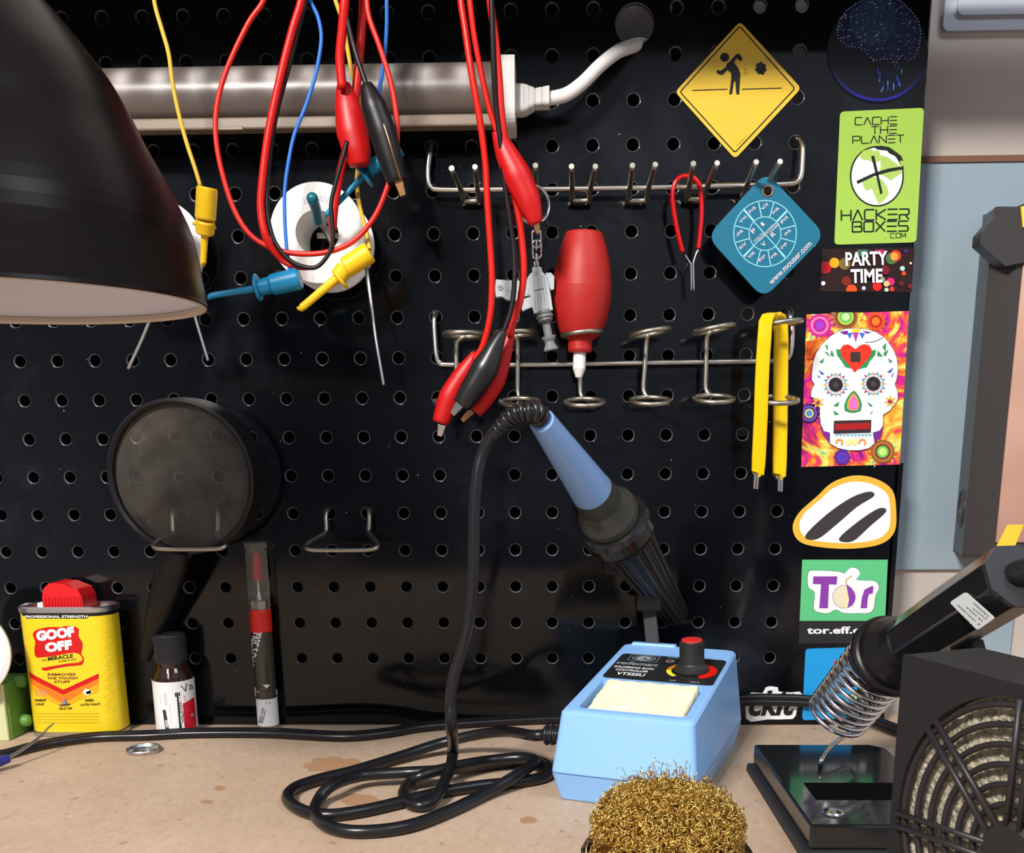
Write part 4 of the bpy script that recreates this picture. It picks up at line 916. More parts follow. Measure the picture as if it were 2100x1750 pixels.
# print wrapped on the can: photo picture coordinates on the front, following the rounded corner
def canmap(x, y):
    p = B(x, y, -Yf); xf0, xf1 = cxx-hw+r0, cxx+hw-r0
    X = p.x
    if X > xf1:
        s_ = (X-xf1)/r0; 
        if s_ < pi/2: return V3((xf1+r0*math.sin(s_), Yf+r0*(1-math.cos(s_)), p.z)), V3((math.sin(s_),-math.cos(s_),0))
        return V3((cxx+hw, Yf+r0+(s_-pi/2)*r0, p.z)), V3((1,0,0))
    if X < xf0:
        s_ = min((xf0-X)/r0, pi/2); return V3((xf0-r0*math.sin(s_), Yf+r0*(1-math.cos(s_)), p.z)), V3((-math.sin(s_),-math.cos(s_),0))
    return V3((X, Yf, p.z)), V3((0,-1,0))
pr = Print(canmap); pr.step = 6e-5; pr.crop(0,1240,5.147); CY = pm(228,198,34,.28); CR_ = pm(196,16,20,.3)
def strip_poly(xs, top, bot, m):                # columns, so that it bends round the corner
    for i in range(len(xs)-1):
        pr.add([pr.pt(xs[i], top(xs[i])), pr.pt(xs[i+1], top(xs[i+1])), pr.pt(xs[i+1], bot(xs[i+1])), pr.pt(xs[i], bot(xs[i]))], [[0,1,2,3]], m, False)
xs = [200+k*18 for k in range(78)]
strip_poly(xs, lambda x: 55, lambda x: 122 if x < 230 else (150 if 262 < x < 930 else 125), pm(22,24,20,.3))
pr.up(); pr.text('PROFESSIONAL STRENGTH', (260,143), (925,141), 26, WH, .03)
vv = lambda x: 712+(x-290)*.50 if x < 668 else 901-(x-668)*.46
xs2 = [290+k*15 for k in range(51)]
strip_poly([x for x in xs2], lambda x: vv(x)+35, lambda x: vv(x)+120+60*(1-abs(x-668)/400), pm(232,120,24,.3)); pr.up()
strip_poly([x for x in xs2], lambda x: vv(x)+100+50*(1-abs(x-668)/400), lambda x: vv(x)+190, pm(240,165,26,.3)); pr.up()
strip_poly([x for x in xs2], vv, lambda x: vv(x)+52, CR_)
blob = smooth2([(350,330),(362,285),(430,255),(520,238),(620,240),(700,228),(790,235),(832,262),(830,330),(868,400),(872,450),(858,520),(885,560),(880,610),(850,640),(700,655),(560,680),(480,700),(440,680),(470,665),(600,640),(770,620),(840,610),(862,560),(790,520),(560,545),(390,560),(365,470),(375,400)],3)
pr.poly(blob, CR_); pr.up(); pr.poly(smooth2([(395,568),(560,548),(780,510),(858,545),(858,598),(700,625),(560,650),(440,665),(400,620)],3), CY); pr.up()
pr.text('GOOF', (392,392), (792,340), 112, WH, .07).text('OFF', (485,510), (768,472), 104, WH, .07)
pr.text('THE', (440,603), (497,597), 20, INK, .02).text('MIRACLE', (510,598), (778,562), 44, INK, .04).text('REMOVER!', (625,612), (815,588), 20, pm(80,70,20), .02)
for i, (tx, x0, x1) in enumerate((('REMOVES',505,800),('THE TOUGH',498,818),('STUFF',572,742))): pr.text(tx, (x0,752+i*39), (x1,750+i*39), 26, pm(120,40,40), .02)
pr.poly([(360,960),(390,920),(430,895),(480,910),(500,935),(460,965),(400,972)], pm(200,140,110)).poly([(620,1060),(750,1045),(730,1066),(640,1072)], pm(60,60,50)).poly([(683,985),(683,1052),(650,1052)], pm(120,140,160)).poly([(690,990),(720,1048),(690,1050)], pm(90,110,140))
pr.poly([(870,925),(905,885),(985,920),(925,968)], pm(215,225,200)).poly([(905,925),(960,905),(965,935),(925,950)], pm(50,50,40))
pr.text('ADHESIVE', (358,1025), (487,1022), 26, pm(60,45,20), .03).text('& GLUE', (375,1066), (467,1063), 24, pm(60,45,20), .03).text('OIL & TAR', (625,1112), (765,1108), 26, INK, .02).text('DRIED', (900,1026), (992,1022), 26, pm(60,45,20), .03).text('LATEX PAINT', (852,1070), (1060,1063), 24, pm(60,45,20), .02)
for i in range(4): pr.line([(380+k*44+((k*7+i*5)%9), 1150+i*32) for k in range(16)], 5, pm(205,170,30,.3))
for k in range(46): pr.line([(1090+(k*37%50), 150+k*22), (1150+(k*53%60), 150+k*22)], 3, pm(205,178,26,.3))
pr.build('printed_label', t, fixn=False)

# ================================================================ small brown bottle
bx, by = D(363,1503).x-.0005, -.0175
t = thing('small_bottle', 'small dark brown glass bottle with a black cap and white label', 'bottle', (bx, by, 0))
bg_ = mat('brown_glass', (.025,.008,.004), .08, spec=.7); zz = lambda y: B(358, y, -by).z
Rb = .0138
MB().lathe([(0,.0),(Rb*.92,0),(Rb,.002),(Rb,.004),(Rb,zz(1392)),(Rb*.97,zz(1384)),(Rb*.86,zz(1374)),(Rb*.76,zz(1366)),(Rb*.74,zz(1355)),(0,zz(1354))], (bx,by,0), (0,0,1), bg_, n=48).build('glass_body', t)
zt = zz(1300); mb = MB().lathe([(0,zz(1357)),(.0103,zz(1357)),(.0103,zt-.001),(.0097,zt),(0,zt)], (bx,by,0), (0,0,1), K['matte'], n=48)
for k in range(40): a = 2*pi*k/40; mb.box((bx+.0104*math.cos(a), by+.0104*math.sin(a), (zz(1357)+zt)/2), (.0006,.0006,zt-zz(1357)-.003), K['matte'])
mb.build('screw_cap', t)
z0, z1 = .0035, zz(1391)
def cylmap(cx_, cy_, R_, u0, u1, v0, v1, zb, zt_, a0=-90, span=180):
    """crop x u0..u1 spans the visible half of a cylinder"""
    def f(x, y):
        s_ = (x-u0)/(u1-u0)*2-1; s_ = max(-1, min(1, s_)); a = math.asin(s_); z = zb+(zt_-zb)*(v1-y)/(v1-v0)
        vd = math.atan2(CC.x-cx_, -(CC.y-cy_))
        q = a+vd; nn = V3((math.sin(q), -math.cos(q), 0)); return V3((cx_, cy_, z))+nn*R_, nn
    return f
MB().lathe([(Rb,z0),(Rb+.00025,z0),(Rb+.00025,z1),(Rb,z1)], (bx,by,0), (0,0,1), WH, n=48).build('paper_label', t)
pr = Print(cylmap(bx,by,Rb+.00026,190,800,790,1600,z0,z1)); rd = pm(200,22,40)
pr.line([(535,965),(535,1560)], 26, INK); 
pr.poly([(500,960),(572,960),(572,1020),(500,1030)], INK).poly([(540,1470),(610,1460),(615,1540),(540,1555)], INK)
for k in range(7): pr.poly([(598+k*28,1150-k*9),(626+k*28,1141-k*9),(626+k*28,1600),(598+k*28,1600)], rd) if k < 7 else 0
pr.up().poly([(645,1180),(785,1140),(785,1280),(645,1300)], pm(215,205,200)).poly([(668,1320),(785,1290),(785,1420),(685,1440)], pm(80,76,74)); pr.disc(722,1370,26,pm(150,145,140),n=14)
for k in range(2): pr.line([(560,1055+k*50),(640,1045+k*50),(775,1012+k*50)], 16, rd)
pr.text('Va', (610,985), (775,950), 130, pm(60,66,66), .0)
pr.text('INDUSTRIAL', (540,1130), (560,1470), 44, pm(60,60,60), .02)
pr.poly([(308,1235),(352,1232),(378,1550),(325,1550)], pm(50,50,50)); pr.up().poly([(330,1400),(368,1398),(372,1520),(335,1520)], pm(190,190,190))
for k in range(9): pr.line([(345,975+k*22),(385,978+k*22)], 5, pm(130,130,130)).line([(405,1150+k*34),(425,1165+k*34)], 5, pm(120,120,120)).line([(290,985+k*18),(305,985+k*18)], 4, pm(170,170,170))
pr.build('label_print', t, fixn=False)

# ================================================================ precision oiler pen
o = B(551,1489,.010); e = B(523,1112,.010); o.z = .0; ax = (e-o); L = ax.length; ax.normalize(); k = L/377
t = thing('oiler_pen', 'slim oiler pen with a red collar and clear cap standing against the pegboard', 'oiler pen', o)
pw = lambda px: rad(px, o); ol = mat('amber_clear_plastic', (.30,.24,.16), .12, trans=.85, ior=1.4); clr = mat('clear_cap', (.9,.88,.82), .08, trans=.95, ior=1.15)
MB().lathe([(0,0),(pw(36),0),(pw(41),3*k),(pw(41),12*k),(0,12*k)], o, ax, mat('amber_base', rgb(150,110,60), .3), n=32).build('end_plug', t)
MB().lathe([(pw(42),10*k),(pw(43),10*k),(pw(43),66*k),(pw(42),66*k)], o, ax, WH, n=32).build('paper_label', t)
MB().lathe([(0,11*k),(pw(41),11*k),(pw(41),203*k),(pw(36),204*k),(0,204*k)], o, ax, mat('dark_oil_barrel', rgb(62,58,50), .15, spec=.6), n=32).build('barrel', t)
MB().lathe([(0,201*k),(pw(42),201*k),(pw(43),203*k),(pw(43),244*k),(pw(41),246*k),(0,246*k)], o, ax, mat('red_collar', rgb(214,36,24), .4), n=32).build('collar', t)
MB().lathe([(0,245*k),(pw(27),245*k),(pw(28),247*k),(pw(28),262*k),(pw(24),264*k),(0,264*k)], o, ax, K['tin'], n=6, smooth=False).build('hex_nut', t)
MB().lathe([(0,263*k),(pw(10),263*k),(pw(9),270*k),(pw(4),280*k),(pw(2.6),310*k),(0,312*k)], o, ax, K['steel'], n=16).build('needle', t)
MB().lathe([(0,303*k),(pw(15),303*k),(pw(14),330*k),(pw(9),356*k),(0,357*k)], o, ax, mat('red_sleeve', rgb(205,28,24), .4), n=16).build('needle_sleeve', t)
MB().lathe([(pw(42),246*k),(pw(41),360*k),(pw(43),366*k),(pw(42),377*k),(0,377*k),(0,374*k),(pw(38),374*k),(pw(38),360*k),(pw(39),246*k)], o, ax, clr, n=32).build('clear_cap', t)
def axmap(o, ax, R_, u0, u1, vtop, vbot, ht, hb):
    def f(x, y):
        vt = (y-vtop)/(vbot-vtop); um = u0[0]+(u1[0]-u0[0])*vt; ur = u0[1]+(u1[1]-u0[1])*vt
        s_ = max(-1, min(1, (x-um)/(ur-um)*2-1)); a = math.asin(s_); h = ht+(hb-ht)*vt
        v = (CC-o); v = (v-ax*v.dot(ax)).normalized(); sd = v.cross(ax)*-1; 
        if sd.x < 0: sd = -sd
        nn = v*math.cos(a)+sd*math.sin(a); return o+ax*h+nn*R_, nn
    return f
pr = Print(axmap(o, ax, pw(43)+.00003, (178,258), (355,430), 820, 1700, 203*k, 10*k))
pr.text('PRECISION SHOOTED', (190,828), (236,1385), 30, WH, .04)
pr.poly([(330,1310),(325,1340),(300,1375),(320,1400),(350,1400),(372,1375),(372,1345),(400,1330),(402,1400),(385,1430),(290,1432),(268,1400),(275,1345),(305,1305)], WH)
pr.up().text('Lubricates', (340,1520), (352,1670), 22, pm(70,70,70), .01).text('Prevents', (280,1510), (292,1650), 22, pm(50,50,60), .01).text('Rust', (252,1510), (258,1580), 18, pm(90,90,90), .01).poly([(284,1470),(308,1468),(310,1492),(286,1494)], INK).poly([(345,1468),(360,1468),(361,1488),(346,1488)], pm(140,140,140))
pr.build('label_print', t, fixn=False)

# ================================================================ small things at the bench's left
c = D(295,1543); mb = MB().lathe([(0,.0006),(.0085,.0006),(.0092,.0012),(.0100,.0030),(.0106,.0032),(.0109,.0026),(.0102,.0),(0,0)], c, (0,0,1), K['tin'], n=48)
tag(mb.build('metal_dish'), 'small round silver metal dish lying in front of the black power cable', 'metal dish')
t = thing('green_box', 'pale box with green side and round green studs at the left edge', 'box', D(20,1520))
a = D(26,1518); gz = B(20,1403,-a.y).z
gs = mat('green_plastic', rgb(92,140,60), .5); pl_ = mat('pale_green_plastic', rgb(200,205,160), .5)
mb = MB().box((a.x-.035, a.y+.0175, gz/2), (.07,.035,gz), gs); mb.build('green_body', t, bevel=.001)
MB().box((a.x-.036, a.y-.0015, gz/2), (.070,.003,gz), pl_).build('pale_lid', t, bevel=.0008)
for px, py in ((41,1398),(54,1478)):
    p = B(px, py, -a.y-.014); MB().lathe([(0,0),(.0042,0),(.0046,.002),(.004,.0055),(.002,.0068),(0,.007)], (a.x, p.y, p.z), (1,0,0), gs, n=20).build('round_stud', t)
p = B(-76,1340,-a.y+.012)
mb = MB().lathe([(0,0),(.029,.0),(.031,.001),(.031,.003),(.028,.0042),(0,.005)], (p.x, p.y+.001, p.z), V3((.1,-1,.1)), K['white'], n=64)
p2 = mb.build('white_disc'); tag(p2, 'white round disc leaning on the box at the left edge', 'disc')
t = thing('needle_tool', 'thin steel needle tool with a blue handle lying at the left edge', 'needle tool', D(0,1562))
MB().tube([D(-60,1586,.004), D(-10,1566,.006), D(18,1556,.007)], [.003,.0034,.0026], mat('dark_blue_handle', rgb(40,45,120), .4), n=12).build('handle', t)
MB().tube([D(14,1557,.007), D(50,1535,.010), D(84,1510,.014), D(98,1494,.0165), D(112,1483,.0185)], [.0011,.0010,.0009,.0007,.0003], K['tin'], n=8).build('needle', t)

# ================================================================ cables on the bench
def Dp(q): return [D(x, y, h) for x, y, h in q]
q = [(-80,1562,.0035),(0,1551,.0035),(60,1535,.0035),(120,1523,.0035),(200,1513,.0035),(300,1510,.0035),(400,1505,.0035),(550,1505,.0035),(700,1512,.0035),(790,1505,.0035),(870,1492,.0035),(1000,1482,.0035),(1140,1475,.004),(1250,1474,.0045)]
P1 = Dp(q)
tail = [B(1380,1462,.006), B(1470,1448,.0045), B(1530,1441,.0045), B(1600,1441,.0045), B(1665,1444,.0045), B(1720,1452,.005), D(1780,1478,.006), D(1830,1500,.0035), D(1900,1520,.0035), D(2000,1535,.0035)]
mb = MB(); mb.tube(P1+tail, .0027, K['vinyl'], n=12, sub=6)
up_ = [p+V3((0,.0036,.0006)) for p in P1]+[p+V3((0,-.0002,.0036)) for p in tail]
mb.tube(up_, .0027, K['vinyl'], n=12, sub=6)
tag(mb.build('power_cable'), 'black two-core power cable running along the foot of the pegboard', 'cable')

# ================================================================ blue soldering station
ya = math.radians(-20); U = V3((math.cos(ya), math.sin(ya), 0)); Vv = V3((-math.sin(ya), math.cos(ya), 0)); Z = V3((0,0,1)); O = D(1144,1640)
def S(u, v, z): return O+U*u+Vv*v+Z*z
t = thing('soldering_station', 'pale blue soldering iron controller with a sponge tray and control knob', 'soldering station', S(.038,.07,0))
bm_ = K['boxblue']
def lp4(u0, u1, v0, v1, z0, z1=None, r=.004, n=3):      # rounded loop, z runs from front z0 to rear z1
    z1 = z0 if z1 is None else z1
    return [S(x, y, z0+(z1-z0)*(y-v0)/(v1-v0)) for x, y in rrect(u0, v0, u1, v1, r, n)]
stack([lp4(.001,.0745,.001,.140,0), lp4(.0,.0755,.0,.141,.001), lp4(-.0032,.0785,-.004,.144,.0165)], bm_).build('lower_shell', t)
# upper shell with tray opening
N_ = 16
def grid_top():
    mb = MB(); lv = [lp4(-.0030,.0783,-.0038,.1438,.0170), lp4(-.0032,.0785,-.004,.144,.0178), lp4(.0,.0752,.0025,.133,.0492,.0635), lp4(.0012,.0740,.0038,.1318,.0506,.0650), lp4(.003,.0722,.0056,.130,.0514,.0655)]
    stack(lv, bm_, mb, cap=(False,False))
    top = lv[-1]; N = len(top)
    # tray opening loop
    zt_ = lambda v: .0514+(v-.0056)*(.0655-.0514)/(.130-.0056)
    op = [S(x, y, zt_(y)) for x, y in rrect(.0085,.0095,.0690,.0575,.003,3)]
    mb.add(top+op, [[k,(k+1)%N,N+(k+1)%N,N+k] for k in range(N)], bm_, False)
    lo = [S(x, y, .036+(y-.01)*.09) for x, y in rrect(.0100,.0110,.0675,.0560,.003,3)]
    mb.add(op+lo, [[k,(k+1)%N,N+(k+1)%N,N+k] for k in range(N)], bm_, True); mb.add(lo, [list(range(N))], bm_, False)
    return mb
grid_top().build('upper_shell', t)
zt_ = lambda v: .0514+(v-.0056)*(.0655-.0514)/(.130-.0056)
n_top = (S(1,0,0)-S(0,0,0)).cross(S(0,1,zt_(1)-zt_(0))-S(0,0,0)).normalized()
def topmap(x, y):                                     # x, y in millimetres across / up the sloping top
    return S(x/1000, y/1000, zt_(y/1000)), n_top
# faceplate
mb = MB(); mb.prism([topmap(x, y)[0]-n_top*.0002 for x, y in rrect(6.5,61,73.2,107.5,3)], n_top*.0008, mat('panel_black', (.014,.014,.015), .45)); mb.build('faceplate', t)
pr = Print(lambda x, y: (topmap(x, y)[0]+n_top*.0006, n_top)); pr.step = 5e-5
# photo-crop homography is avoided: laid out on the plate in millimetres (y up)
gy = pm(150,160,165); 
def tx(s_, x0, x1, y, h, m, b_=.02, sh=0): pr.text(s_, (x0,y), (x1,y), -h, m, b_, sh)
pr.line([(13,94.5),(31.5,94.5),(31.5,106),(13,106)], .35, gy, True); pr.disc(22.2,100.3,7.6,gy,ry=4.9,n=30)
pr.up(); pr.disc(22.2,100.3,6.9,pm(40,44,46),ry=4.2,n=30); pr.up()
pr.poly([(16.5,99),(19,103),(22,104),(25,103),(28,99.5),(25.5,98),(23,101),(20,97.5)], gy).poly([(18,97.2),(22,95.8),(26,97.2),(22,98.6)], gy)
pr.text('velleman', (8,85.5), (34,85.5), -6.2, gy, .02, .3)
for i, (s_, x0, x1, y, h) in enumerate((('SOLDERING IRON',8.5,33.5,79,3.4),('CONTROLLER',11,31.5,73.6,3.4),('VTSSSU',13.5,31,66.0,5.4),('OFF',47,51.5,62.0,2.2),('MAX',60,65.5,62.0,2.2),('POWER',36.5,43,104.5,1.6))): tx(s_, x0, x1, y, h, gy if h < 3 else WH, .03)
kx, ky = 56.5, 82.5
pr.disc(39.5,98,2.6,gy,n=20); pr.up().disc(39.5,98,1.7,pm(100,30,40),n=20)
ro, rr2 = 15.2, .70
seg_ = [(math.radians(a0_), math.radians(a1_), c) for a0_, a1_, c in ((235,182,pm(240,232,60)),(180,125,pm(228,130,40)),(123,62,pm(228,130,40)),(60,-2,pm(222,26,18)),(-4,-58,pm(222,26,18)))]
for a0_, a1_, c in seg_:
    inner = .80 if c in (pm(240,232,60), pm(228,130,40)) else .62
    pr.disc(kx, ky, ro, c, n=14, a0=a1_, a1=a0_, inner=inner)
pr.build('panel_print', t, fixn=False)
kc = S(kx/1000, ky/1000, zt_(ky/1000)); kn = (n_top+V3((0,.05,.25))).normalized()
mb = MB().lathe([(0,.0004),(.0098,.0004),(.0102,.001),(.0100,.0035),(.0078,.0052),(.0074,.006),(.0066,.019),(.0064,.0195),(0,.0195)], kc, kn, mat('knob_black', (.02,.02,.021), .5), n=40)
for q in range(24):
    a = 2*pi*q/24; ux = kn.cross(V3((1,0,0))).normalized(); uy = kn.cross(ux); d_ = ux*math.cos(a)+uy*math.sin(a); mb.box(kc+d_*.0070+kn*.0125, (.0008,.0008,.0125), mat('knob_black',0), ax=(d_, kn.cross(d_), kn))
kb = mb.build('control_knob', t)
MB().lathe([(0,.0195),(.0062,.0195),(.0062,.0202),(.0058,.0206),(0,.0206)], kc, kn, mat('knob_cap_red', rgb(205,40,40), .5), n=36).build('knob_cap', kb)
# sponge
bm2 = bmesh.new(); 
spg = mat('yellow_sponge', rgb(252,244,214), .85, spec=.15, bump=(260,.8,.0010), noise=(180,.22,rgb(244,230,186)))
mb = MB(); nx_, ny_ = 44, 30; rnd = random.Random(11)
from mathutils import noise as mn
vs = []; 
for side in (0, 1):
    for j in range(ny_+1):
        for i in range(nx_+1):
            u = .0118+.0545*i/nx_; v = .0125+.0440*j/ny_
            e_ = min(i, nx_-i, j, ny_-j); w_ = mn.noise(V3((u*260, v*260, side*9)))*.0005+mn.noise(V3((u*900, v*900, side*9)))*.0003
            du_ = mn.noise(V3((u*300, v*300, 5)))*.0012 if e_ == 0 else 0
            z = zt_(v)+(.0012 if side else -.0085)+w_-(.0007 if (e_ == 0 and side) else 0)-(.0035*(1-j/ny_) if side else 0)
            vs.append(S(u+du_, v+du_*.7, z))
W_ = nx_+1; H_ = (nx_+1)*(ny_+1); fs = []
for j in range(ny_):
    for i in range(nx_):
        a = j*W_+i; fs.append([a, a+W_, a+W_+1, a+1]); fs.append([H_+a, H_+a+1, H_+a+W_+1, H_+a+W_])
per = [i for i in range(nx_)]+[j*W_+nx_ for j in range(ny_)]+[ny_*W_+i for i in range(nx_,0,-1)]+[j*W_ for j in range(ny_,0,-1)]
for a, b_ in zip(per, per[1:]+per[:1]): fs.append([a, b_, H_+b_, H_+a])
mb.add(vs, fs, spg, True); so_ = mb.build('sponge'); tag(so_, 'pale yellow cellulose sponge lying in the blue tray', 'sponge')
# rear bump and bracket strip
a = S(.022,.128,.0655); MB().box(S(.021,.131,.0652), (.030,.006,.0032), bm_, ax=(U,Vv,Z)).build('bracket_socket', t, bevel=.0012)
MB().box(S(.0055,-.0041,.040)+V3((0,0,0)), (.0004,.0002,.0004), INK, ax=(U,Vv,Z)).build('screw_hole', t) if False else None
hb = B(1326,1330,.030)
grey = mat('bracket_grey', rgb(44,46,48), .5)
pb_ = S(.021,.131,.06); MB().hexa([pb_+U*x+Vv*y for x, y in ((-.0045,-.001),(.0045,-.001),(.0045,.001),(-.0045,.001))], [B(1326,1200,.030)+U*x+Vv*y for x, y in ((-.0045,-.001),(.0045,-.001),(.0045,.001),(-.0045,.001))], grey).build('bracket_strip', t, bevel=.0003)
# iron holder: flanged cup and ribbed cone pointing at the board
Lc = B(1252,1062,.075); Tp = B(1385,1262,.012); hax = (Tp-Lc).normalized()
rear = B(1110,862,.150); iax = (Lc-rear).normalized(); Li = (Lc-rear).length
hm = K['black']; gl = mat('glossy_black_plastic', (.010,.010,.012), .18, spec=.6)
LL = (Tp-Lc).length
MB().lathe([(0,.002),(.0175,.002),(.0180,.0),(.0213,.001),(.0228,.004),(.0228,.012),(.0205,.016),(.0180,.018),(0,.018)], Lc+hax*.002, hax, gl, n=56).build('holder_cup', t)
mb = MB().lathe([(.0175,.017),(.0165,.022),(.0085,LL),(.0070,LL),(.0155,.022),(.0175,.017)], Lc, hax, hm, n=40)
ux = hax.cross(V3((0,0,1))).normalized(); uy = hax.cross(ux)
for q in range(18):
    a = 2*pi*q/18; d_ = ux*math.cos(a)+uy*math.sin(a)
    for s_ in range(1): mb.tube([Lc+d_*.0166+hax*.022, Lc+d_*.0086+hax*LL], .0009, mat('rib_grey', rgb(46,44,42), .5), n=6)
mb.build('holder_cone', t)
p = B(1290,1160,.045); MB().box(p, (.034,.026,.010), hm, ax=((V3((1,0,-.05))).normalized(), V3((0,1,0)), Z)).box(B(1330,1205,.036), (.016,.014,.030), hm).build('holder_bracket', t, bevel=.0015)
MB().box(B(1232,1146,.058), (.0075,.001,.0006), K['steel']).build('bracket_pin', t)
# strain relief of the station
a = S(-.004,.078,.026); rl = MB(); d_ = -U*.9+V3((0,0,-.05)); d_.normalize()
ctl = D(1147,1500,.028)
q0 = B(1150,1491,.060); 
srp = [S(.0005,.026,.030), S(-.006,.026,.0298), S(-.011,.026,.0295), S(-.017,.026,.029)]
rl.tube(srp, .0052, K['rubber'], n=16, sub=3)
for k in range(4): rl.ring(srp[0]*.1+srp[1]*.9+(srp[3]-srp[1])*(k/3.2), (srp[3]-srp[0]), .0052, .0011, K['rubber'], n=20, k=6)
rl.build('cable_grommet', t)

# ================================================================ blue soldering iron in the holder
t = thing('soldering_iron', 'blue handled soldering iron with black dusty grip resting in its black holder', 'soldering iron', Lc, 'soldering irons')
hb_ = mat('iron_handle_blue', rgb(122,158,210), .35, spec=.5); dg = mat('dusty_grip', rgb(34,35,33), .6, noise=(120,.2,rgb(56,56,50)))
r_ = lambda px, p: rad(px, p)
w0, w1 = r_(56, rear), r_(86, rear+iax*Li*.72)
MB().lathe([(0,0),(w0*.8,0),(w0*.97,.0008),(w0,.003),(w1,Li*.70),(w1*.98,Li*.705),(0,Li*.705)], rear, iax, hb_, n=48).build('handle', t)
wl = .0188
MB().lathe([(0,Li*.695),(w1*1.02,Li*.695),(w1*1.04,Li*.72),(w1*1.10,Li*.82),(wl*.88,Li*.90),(wl*.98,Li*.935),(wl,Li*.97),(wl*.97,Li),(0,Li+.001)], rear, iax, dg, n=56).build('grip', t)
MB().lathe([(0,Li),(.0085,Li),(.008,Li+.02),(.0045,Li+.022),(.004,Li+.045),(0,Li+.05)], rear, iax, K['steel'], n=24).build('barrel', t)
# strain relief and cable
sr = [rear+iax*.006, rear-iax*.006, B(1087,845,.158), B(1066,846,.158), B(1046,856,.156), B(1026,876,.153), B(1018,886,.151)]
mb = MB(); rsr = [r_(v, rear) for v in (44,44,42,38,34,28,24)]
mb.tube([sr[0]]+sr[1:], [x*.78 for x in rsr], K['rubber'], n=16, sub=5)
spl = spline([(p, rr_) for p, rr_ in zip(sr, rsr)], 4)
for i in range(3, len(spl)-1, 2):
    p, rr_ = spl[i]; tn = spl[i+1][0]-spl[i-1][0]; mb.ring(p, tn, rr_*.78, rr_*.30, K['rubber'], n=24, k=8)
mb.build('strain_relief', t)
cab = [B(1022,880,.152), B(1008,895,.150), B(990,930,.149), B(979,975,.150), B(973,1040,.151), B(972,1110,.152), B(970,1190,.153), B(962,1270,.153), B(948,1330,.152), B(930,1390,.150), B(924,1440,.148), B(926,1490,.147), D(929,1540,.016), D(922,1580,.011), D(902,1622,.0075)]
cab += Dp([(884,1645,.0048),(860,1653,.0038),(836,1645,.0038),(828,1628,.004),(840,1606,.005),(868,1590,.0095),(930,1573,.0105),(1000,1561,.0085),(1055,1555,.0095),(1088,1556,.0105),(1094,1566,.0105),(1060,1590,.0095),(1000,1625,.0045),(930,1660,.0038),(840,1694,.0038),(745,1706,.0038),(680,1698,.0038),(648,1674,.0038),(652,1644,.004),(680,1612,.0095),(740,1592,.0085),(830,1585,.0090),(900,1581,.0100),(980,1572,.0045),(1060,1562,.0038),(1104,1562,.0038),(1124,1574,.0038),(1118,1592,.0038),(1070,1603,.0038),(985,1612,.0038),(900,1626,.0038),(820,1646,.0038),(740,1664,.0038),(670,1672,.0038),(618,1662,.0038),(590,1640,.0038),(602,1618,.0038),(650,1600,.0038),(730,1580,.0038),(820,1552,.005),(900,1526,.009),(980,1507,.016),(1040,1501,.022)])
cab += [srp[3]+V3((-.008,.002,-.001)), srp[3]]
MB().tube(cab, .0034, K['vinyl'], n=12, sub=6).build('cable', t)

# ================================================================ brass wool in a glass jar
jc = V3((.0655,-.345,0)); jr = .0300; jz = .050
t = thing('glass_jar', 'round glass jar holding the brass wool at the bottom of the picture', 'jar', jc)
gls = mat('clear_glass', (.95,.97,.95), .03, trans=1, ior=1.4)
MB().lathe([(0,0),(.033,0),(.0355,.003),(.0355,.028),(.034,.034),(.031,.038),(.0305,.040),(.0318,.0412),(.0305,.0425),(.0305,.0445),(.0318,.0457),(.0305,.047),(.0308,.050),(.0300,.0512),(.0286,.0505),(.0282,.040),(.0315,.033),(.0325,.028),(.0325,.006),(0,.005)], jc, (0,0,1), gls, n=72).build('glass', t)
br = mat('brass', rgb(232,196,112), .30, 1)
rnd = random.Random(21); mb = MB()
hz = lambda r: .0275*math.sqrt(max(0, 1-(r/.0305)**2.6))
def pt_():
    while True:
        x, y = rnd.uniform(-1,1)*.0285, rnd.uniform(-1,1)*.0285; r = math.hypot(x, y)
        if r < .0285: return x*.93, y*.93, r*.93
def curl(c, nrm, R_, turns, n_, wd, rise):
    a = V3((rnd.uniform(-1,1), rnd.uniform(-1,1), rnd.uniform(-1,1))); u = nrm.cross(a).normalized(); w_ = nrm.cross(u)
    vs = []; ph = rnd.uniform(0, 6.28)
    for k in range(n_+1):
        s_ = 2*pi*turns*k/n_+ph; d_ = u*math.cos(s_)+w_*math.sin(s_); p = c+d_*R_+nrm*(rise*(k/n_-.5)); o = (nrm*.8+d_*.5*math.sin(s_*.5)).normalized()*wd/2
        vs += [p-o, p+o, p+d_*wd*.35]
    m_ = n_+1
    mb.add(vs, [[3*k, 3*k+3, 3*k+4, 3*k+1] for k in range(n_)]+[[3*k+1, 3*k+4, 3*k+5, 3*k+2] for k in range(n_)]+[[3*k+2, 3*k+5, 3*k+3, 3*k] for k in range(n_)], br, True)
for i in range(5200):
    x, y, r = pt_(); top_ = hz(r); dep = rnd.random()**1.7
    z = jz-.0015+top_*(1-.45*dep)-.002+rnd.uniform(-.0012,.0012)+(rnd.random()**9)*.004
    nr = V3((rnd.gauss(0,1), rnd.gauss(0,1), rnd.gauss(0,1))).normalized()
    curl(jc+V3((x,y,z)), nr, rnd.uniform(.0007,.0017), rnd.uniform(.6,2.2), 12, rnd.uniform(.00028,.0005), rnd.uniform(.0005,.0035))
for i in range(1500):                                   # rim of the wad seen through the glass neck
    a = rnd.uniform(0, 6.28); r = rnd.uniform(.022,.0272)
    curl(jc+V3((r*math.cos(a), r*math.sin(a), rnd.uniform(.038,.052))), V3((rnd.gauss(0,1), rnd.gauss(0,1), rnd.gauss(0,1))).normalized(), rnd.uniform(.0006,.0014), rnd.uniform(.6,2), 10, .0004, .0015)
